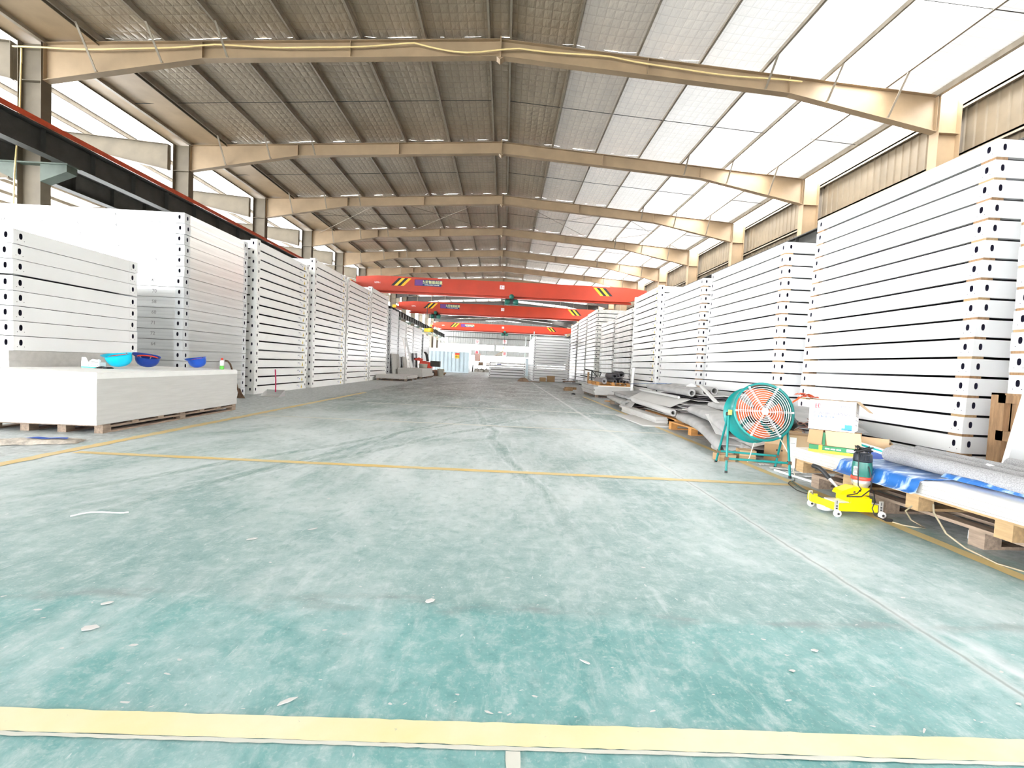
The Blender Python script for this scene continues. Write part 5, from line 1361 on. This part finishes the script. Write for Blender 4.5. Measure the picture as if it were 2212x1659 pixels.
tube_roll('vinyl_roll', 'grey roll with a torn end right of the large roll on the pile', (3.80, 8.6, .615), (3.72, 11.0, .615), .070, pvc, 1.8, .012, 'rolls on the vinyl pile', .6)
tube_roll('vinyl_roll', 'grey roll with blue inside nearest the stack on the vinyl pile', (4.02, 8.7, .64), (3.95, 10.8, .64), .075, pvc, 1.7, .012, 'rolls on the vinyl pile', .7)
tube_roll('vinyl_roll', 'flattened small roll beside the long pale roll end', (3.24, 8.1, .19), (3.24, 9.6, .2), .04, pvc_lt, 1.5, .012, 'rolls on the vinyl pile', .6, flat=.7)
tube_roll('vinyl_roll', 'dark small roll in the wavy sheets on the orange pallet', (3.62, 8.06, .235), (3.62, 9.4, .24), .05, pvc, 1.6, .012, 'rolls on the vinyl pile', .6, flat=.75)
b = mb(pvc_lt); b.tube([(3.36, 8.75, .485), (3.34, 11.2, .50)], .026, 12); tag(b.build('leaning_pole', None), 'thin pale pole lying along the top of the vinyl pile', 'pole')
t = thing('draped_sheet', 'broad pale sheet spread over the vinyl pile beside the thin pole', 'sheet', (0, 0, 0))
draped(t, 'vinyl_sheet', ((3.06, 8.35, .33), (3.46, 8.45, .47), (3.40, 11.2, .47), (2.98, 10.9, .30)), pvc_lt, .010, 2.0, .010, .012)
t = thing('folded_sheet', 'grey vinyl sheet folded at the far lower end of the roll pile', 'sheet', (0, 0, 0), 0, 'vinyl sheets at the far end of the roll pile')
fold(t, 'vinyl_sheet', 2.86, 4.0, 10.7, 13.2, .125, .045, .012, .03, 11.0, pvc, .0, .2, .12)
t = thing('folded_sheet', 'second grey vinyl sheet folded above the lower one at the far end', 'sheet', (0, 0, 0), 0, 'vinyl sheets at the far end of the roll pile')
fold(t, 'vinyl_sheet', 3.05, 4.2, 10.9, 13.0, .235, .04, .012, .035, 14.0, pvc, .0, .1, .1)
t = thing('draped_sheet', 'grey sheet on top at the far end of the roll pile', 'sheet', (0, 0, 0))
draped(t, 'vinyl_sheet', ((3.05, 10.9, .33), (4.2, 10.9, .40), (4.3, 13.2, .42), (3.15, 13.3, .34)), pvc, .025, 6.0, .010, .02)
t = thing('draped_sheet', 'grey sheet hanging down to the floor at the corner of the roll pile', 'sheet', (0, 0, 0))
draped(t, 'vinyl_sheet', ((2.80, 10.25, .02), (2.98, 10.3, .24), (3.0, 10.95, .25), (2.80, 11.0, .10)), pvc, .02, 8.0, .010)
t = thing('plastic_film', 'blue and white film lying on the far rolls beside the stickered stack', 'film', (0, 0, 0))
draped(t, 'film_sheet', ((3.45, 10.9, .68), (3.95, 10.7, .70), (3.95, 12.0, .66), (3.3, 12.2, .60)), blue_film, .02, 5.0, .006)
b = mb(wood_br); b.bar((3.86, 8.95, .695), (4.05, 9.6, .70), .03, .02); tag(b.build('wood_stick', None), 'brown wooden stick lying across the rolls beside the stack', 'stick')
b = mb(paper); b.grid(lambda u, v: (.2*u, .2*v, .06*math.sin(PI*u)*math.sin(PI*v)+.02*noise.noise(Vector((u*4, v*4, 1)))), 8, 8); tag(b.build('paper_wad', None, (3.75, 9.3, .685)), 'crumpled white paper on top of the rolls beside the wooden stick', 'paper')
# third group: boards, pallet of rubber rolls, black frame
pallet('low pallet under the flat boards before the wrapped stacks', (3.12, 15.5, 0), 0, 1.25, 2.2, wood_d, .09, 5, 3)
sheet_pile('board_stack', 'flat grey boards on a low pallet carrying the orange pallet', 'boards', (3.06, 15.4, .09), 0, 1.35, 2.4, 6, .047, board_lt, .03)
b = mb(wood_o); b.box(0, 0, 0, .45, .03, .02); b.box(0, 0, .02, .6, .02, .03); tag(b.build('wood_strip', None, (3.05, 13.7, .0)), 'orange wooden strip at the far end of the roll pile', 'wood')
b = mb(skin_white); b.box(0, 0, 0, 1.15, 1.8, .028); tag(b.build('white_sheet', None, (3.2, 15.5, .374)), 'white sheet under the orange pallet of rubber rolls', 'sheet')
pallet('orange pallet carrying the black rubber rolls', (3.14, 15.55, .4025), 0, 1.15, 1.5, wood_o, .125, 5, 3)
for k, (x, z, r, d, lb) in enumerate(((3.40, .625, .10, 0, 'grey rubber roll lying apart at the left of the orange pallet'), (3.76, .62, .085, 1, 'dark rubber roll at the lower left of the black bundle'), (4.00, .63, .09, 2, 'dark rubber roll at the lower middle of the black bundle'), (4.20, .60, .065, 3, 'small dark rubber roll at the right of the black bundle'), (4.02, .86, .12, 4, 'large dark rubber roll on top of the black bundle'), (3.80, .80, .11, 5, 'dark rubber roll behind on the upper left of the bundle'))):
    tube_roll('rubber_roll', lb, (x, 15.5+.05*d, z-.06), (x+.02, 16.9, z-.06), r, M('mid_grey_rubber', (.34, .33, .34), .7) if k == 0 else pvc_d, 2.2 if k else 3.2, .016, 'rubber rolls on the orange pallet', .38)
t = thing('tripod_frame', 'black metal rod frame with a brown plate before the wrapped stacks', 'frame', (3.25, 18.2, 0))
t.scale = (.62, .62, .95)
b = mb(wood_br); b.box(.10, 0, .40, .22, .04, .86); b.build('plate', t)
b = mb(black); b.box(.34, .0, .05, .42, .06, .95); b.build('post', t)
for p, q in (((-.1, 0, .98), (1.0, .1, .86)), ((.36, 0, .93), (.85, .1, .62)), ((-.35, 0, .72), (.85, .1, .60)), ((-.4, 0, .34), (.2, 0, .30)), ((.2, 0, .30), (.8, 0, .50)), ((.8, 0, .50), (1.15, .0, .40)), ((.85, .1, .62), (1.0, .1, .86))):
    b = mb(black); b.tube([p, q], .022, 6); b.build('rod', t)
t = thing('white_profile', 'white L shaped metal profile standing at the corner of the stickered stack', 'profile', (4.05, 14.9, 0))
b = mb(skin_white); b.bar((.10, 0, .02), (.24, .3, 1.05), .07, .05); b.build('upright', t)
b = mb(skin_white); b.prism([(-.22, .10), (.12, .03), (.12, .0), (-.08, .0), (-.22, .06)], 'y', -.03, .05); b.build('foot', t)
# wood on the floor farther back
for k, (x, y, L) in enumerate(((2.55, 19.0, .35), (2.75, 20.2, .5))):
    b = mb(wood_br); b.box(0, 0, 0, L, .16, .10); tag(b.build('wood_block', None, (x, y, 0), (0, 0, .2)), ('nearer', 'farther')[k] + ' brown timber block on the floor before the wrapped stacks', 'wood')
b = mb(black); b.lathe([(0, 0), (.07, 0), (.075, .03), (.03, .05), (0, .05)], 12); tag(b.build('black_puck', None, (2.55, 16.6, 0)), 'small black lump on the floor before the flat boards', 'lump')

# cable strung along the nearest rafter
cp = []
for k in range(61):
    x = -13.9 + 22.0*k/60; dx = x-RX; z = top_z(dx) - .14 - .10*abs(math.sin(k*.21)) - (.18 if 30 < k < 38 else 0)*math.sin((k-30)/8*PI)
    cp.append((x, Y1-.16-.015*math.sin(k*.9), z))
b = mb(hose_y); b.tube(cp, .022, 7); tag(b.build('strung_cable', None), 'cream cable strung in waves along the nearest rafter', 'cable')
b = mb(hose_y); b.tube([(-13.62, Y1-.2, 9.0), (-13.66, Y1-.2, 7.4), (-13.80, Y1-.2, 5.6), (-13.85, Y1-.2, 3.6)], .02, 7); b.tube([(-13.62, Y1-.2, 8.6), (-13.62, Y1-.2, 9.0)], .02, 7)
tag(b.build('drop_cable', None), 'cream cable running down the nearest left column', 'cable')

# loose flakes on the floor
rnd = random.Random(3)
def flake(x, y, s, a, el=.5):
    n = rnd.randint(5, 7); vs = []
    for k in range(n):
        q = 2*PI*k/n; r = s*rnd.uniform(.6, 1.1); px, py = r*math.cos(q), r*el*math.sin(q); vs.append((x+px*math.cos(a)-py*math.sin(a), y+px*math.sin(a)+py*math.cos(a), .0035))
    return vs
chip = M('dusty_chip', (.62, .61, .60), .85)
b = mb(chip)
for k in range(260):
    y = 1.2+rnd.random()**1.8*9; x = rnd.uniform(-1.25, 1.25)*(y*1.05); x = max(-3.9, min(2.6, x))
    v = flake(x, y, rnd.choice((.006, .008, .010, .016)), rnd.uniform(-.5, .9), rnd.uniform(.2, .6)); b.add(v, [tuple(range(len(v)))])
o = b.build('floor_debris'); o['kind'] = 'stuff'; tag(o, 'small white flakes scattered over the green floor', 'debris')
for k, (x, y, s, a, el, lb) in enumerate(((-1.35, 1.54, .030, .3, .6, 'large white paint flake on the green slab at left'), (-1.42, 1.70, .024, .6, .45, 'white flake just behind the large flake at left'), (-.25, 1.80, .030, .5, .6, 'white flake on the slab edge near the middle'), (.31, 1.45, .022, -.6, .25, 'white screw like sliver in the middle of the green slab'), (-.55, 1.24, .030, .6, .3, 'torn sliver just behind the front yellow line'), (1.13, 1.56, .018, 0, .4, 'white chip right of the middle on the green slab'), (-1.24, 2.35, .035, .5, .4, 'pale lump on the worn slab at left'), (-1.0, 2.52, .035, .7, .2, 'white strip on the worn slab right of the pale lump'))):
    b = mb(chip); v = flake(0, 0, s, a, el); v2 = [(p[0], p[1], .006) for p in v]; n = len(v)
    b.add(v+v2, [tuple(range(n, 2*n))]+[(i, (i+1) % n, n+(i+1) % n, n+i) for i in range(n)])
    tag(b.build('paint_flake', None, (x, y, 0)), lb, 'flake', 'larger flakes on the floor')
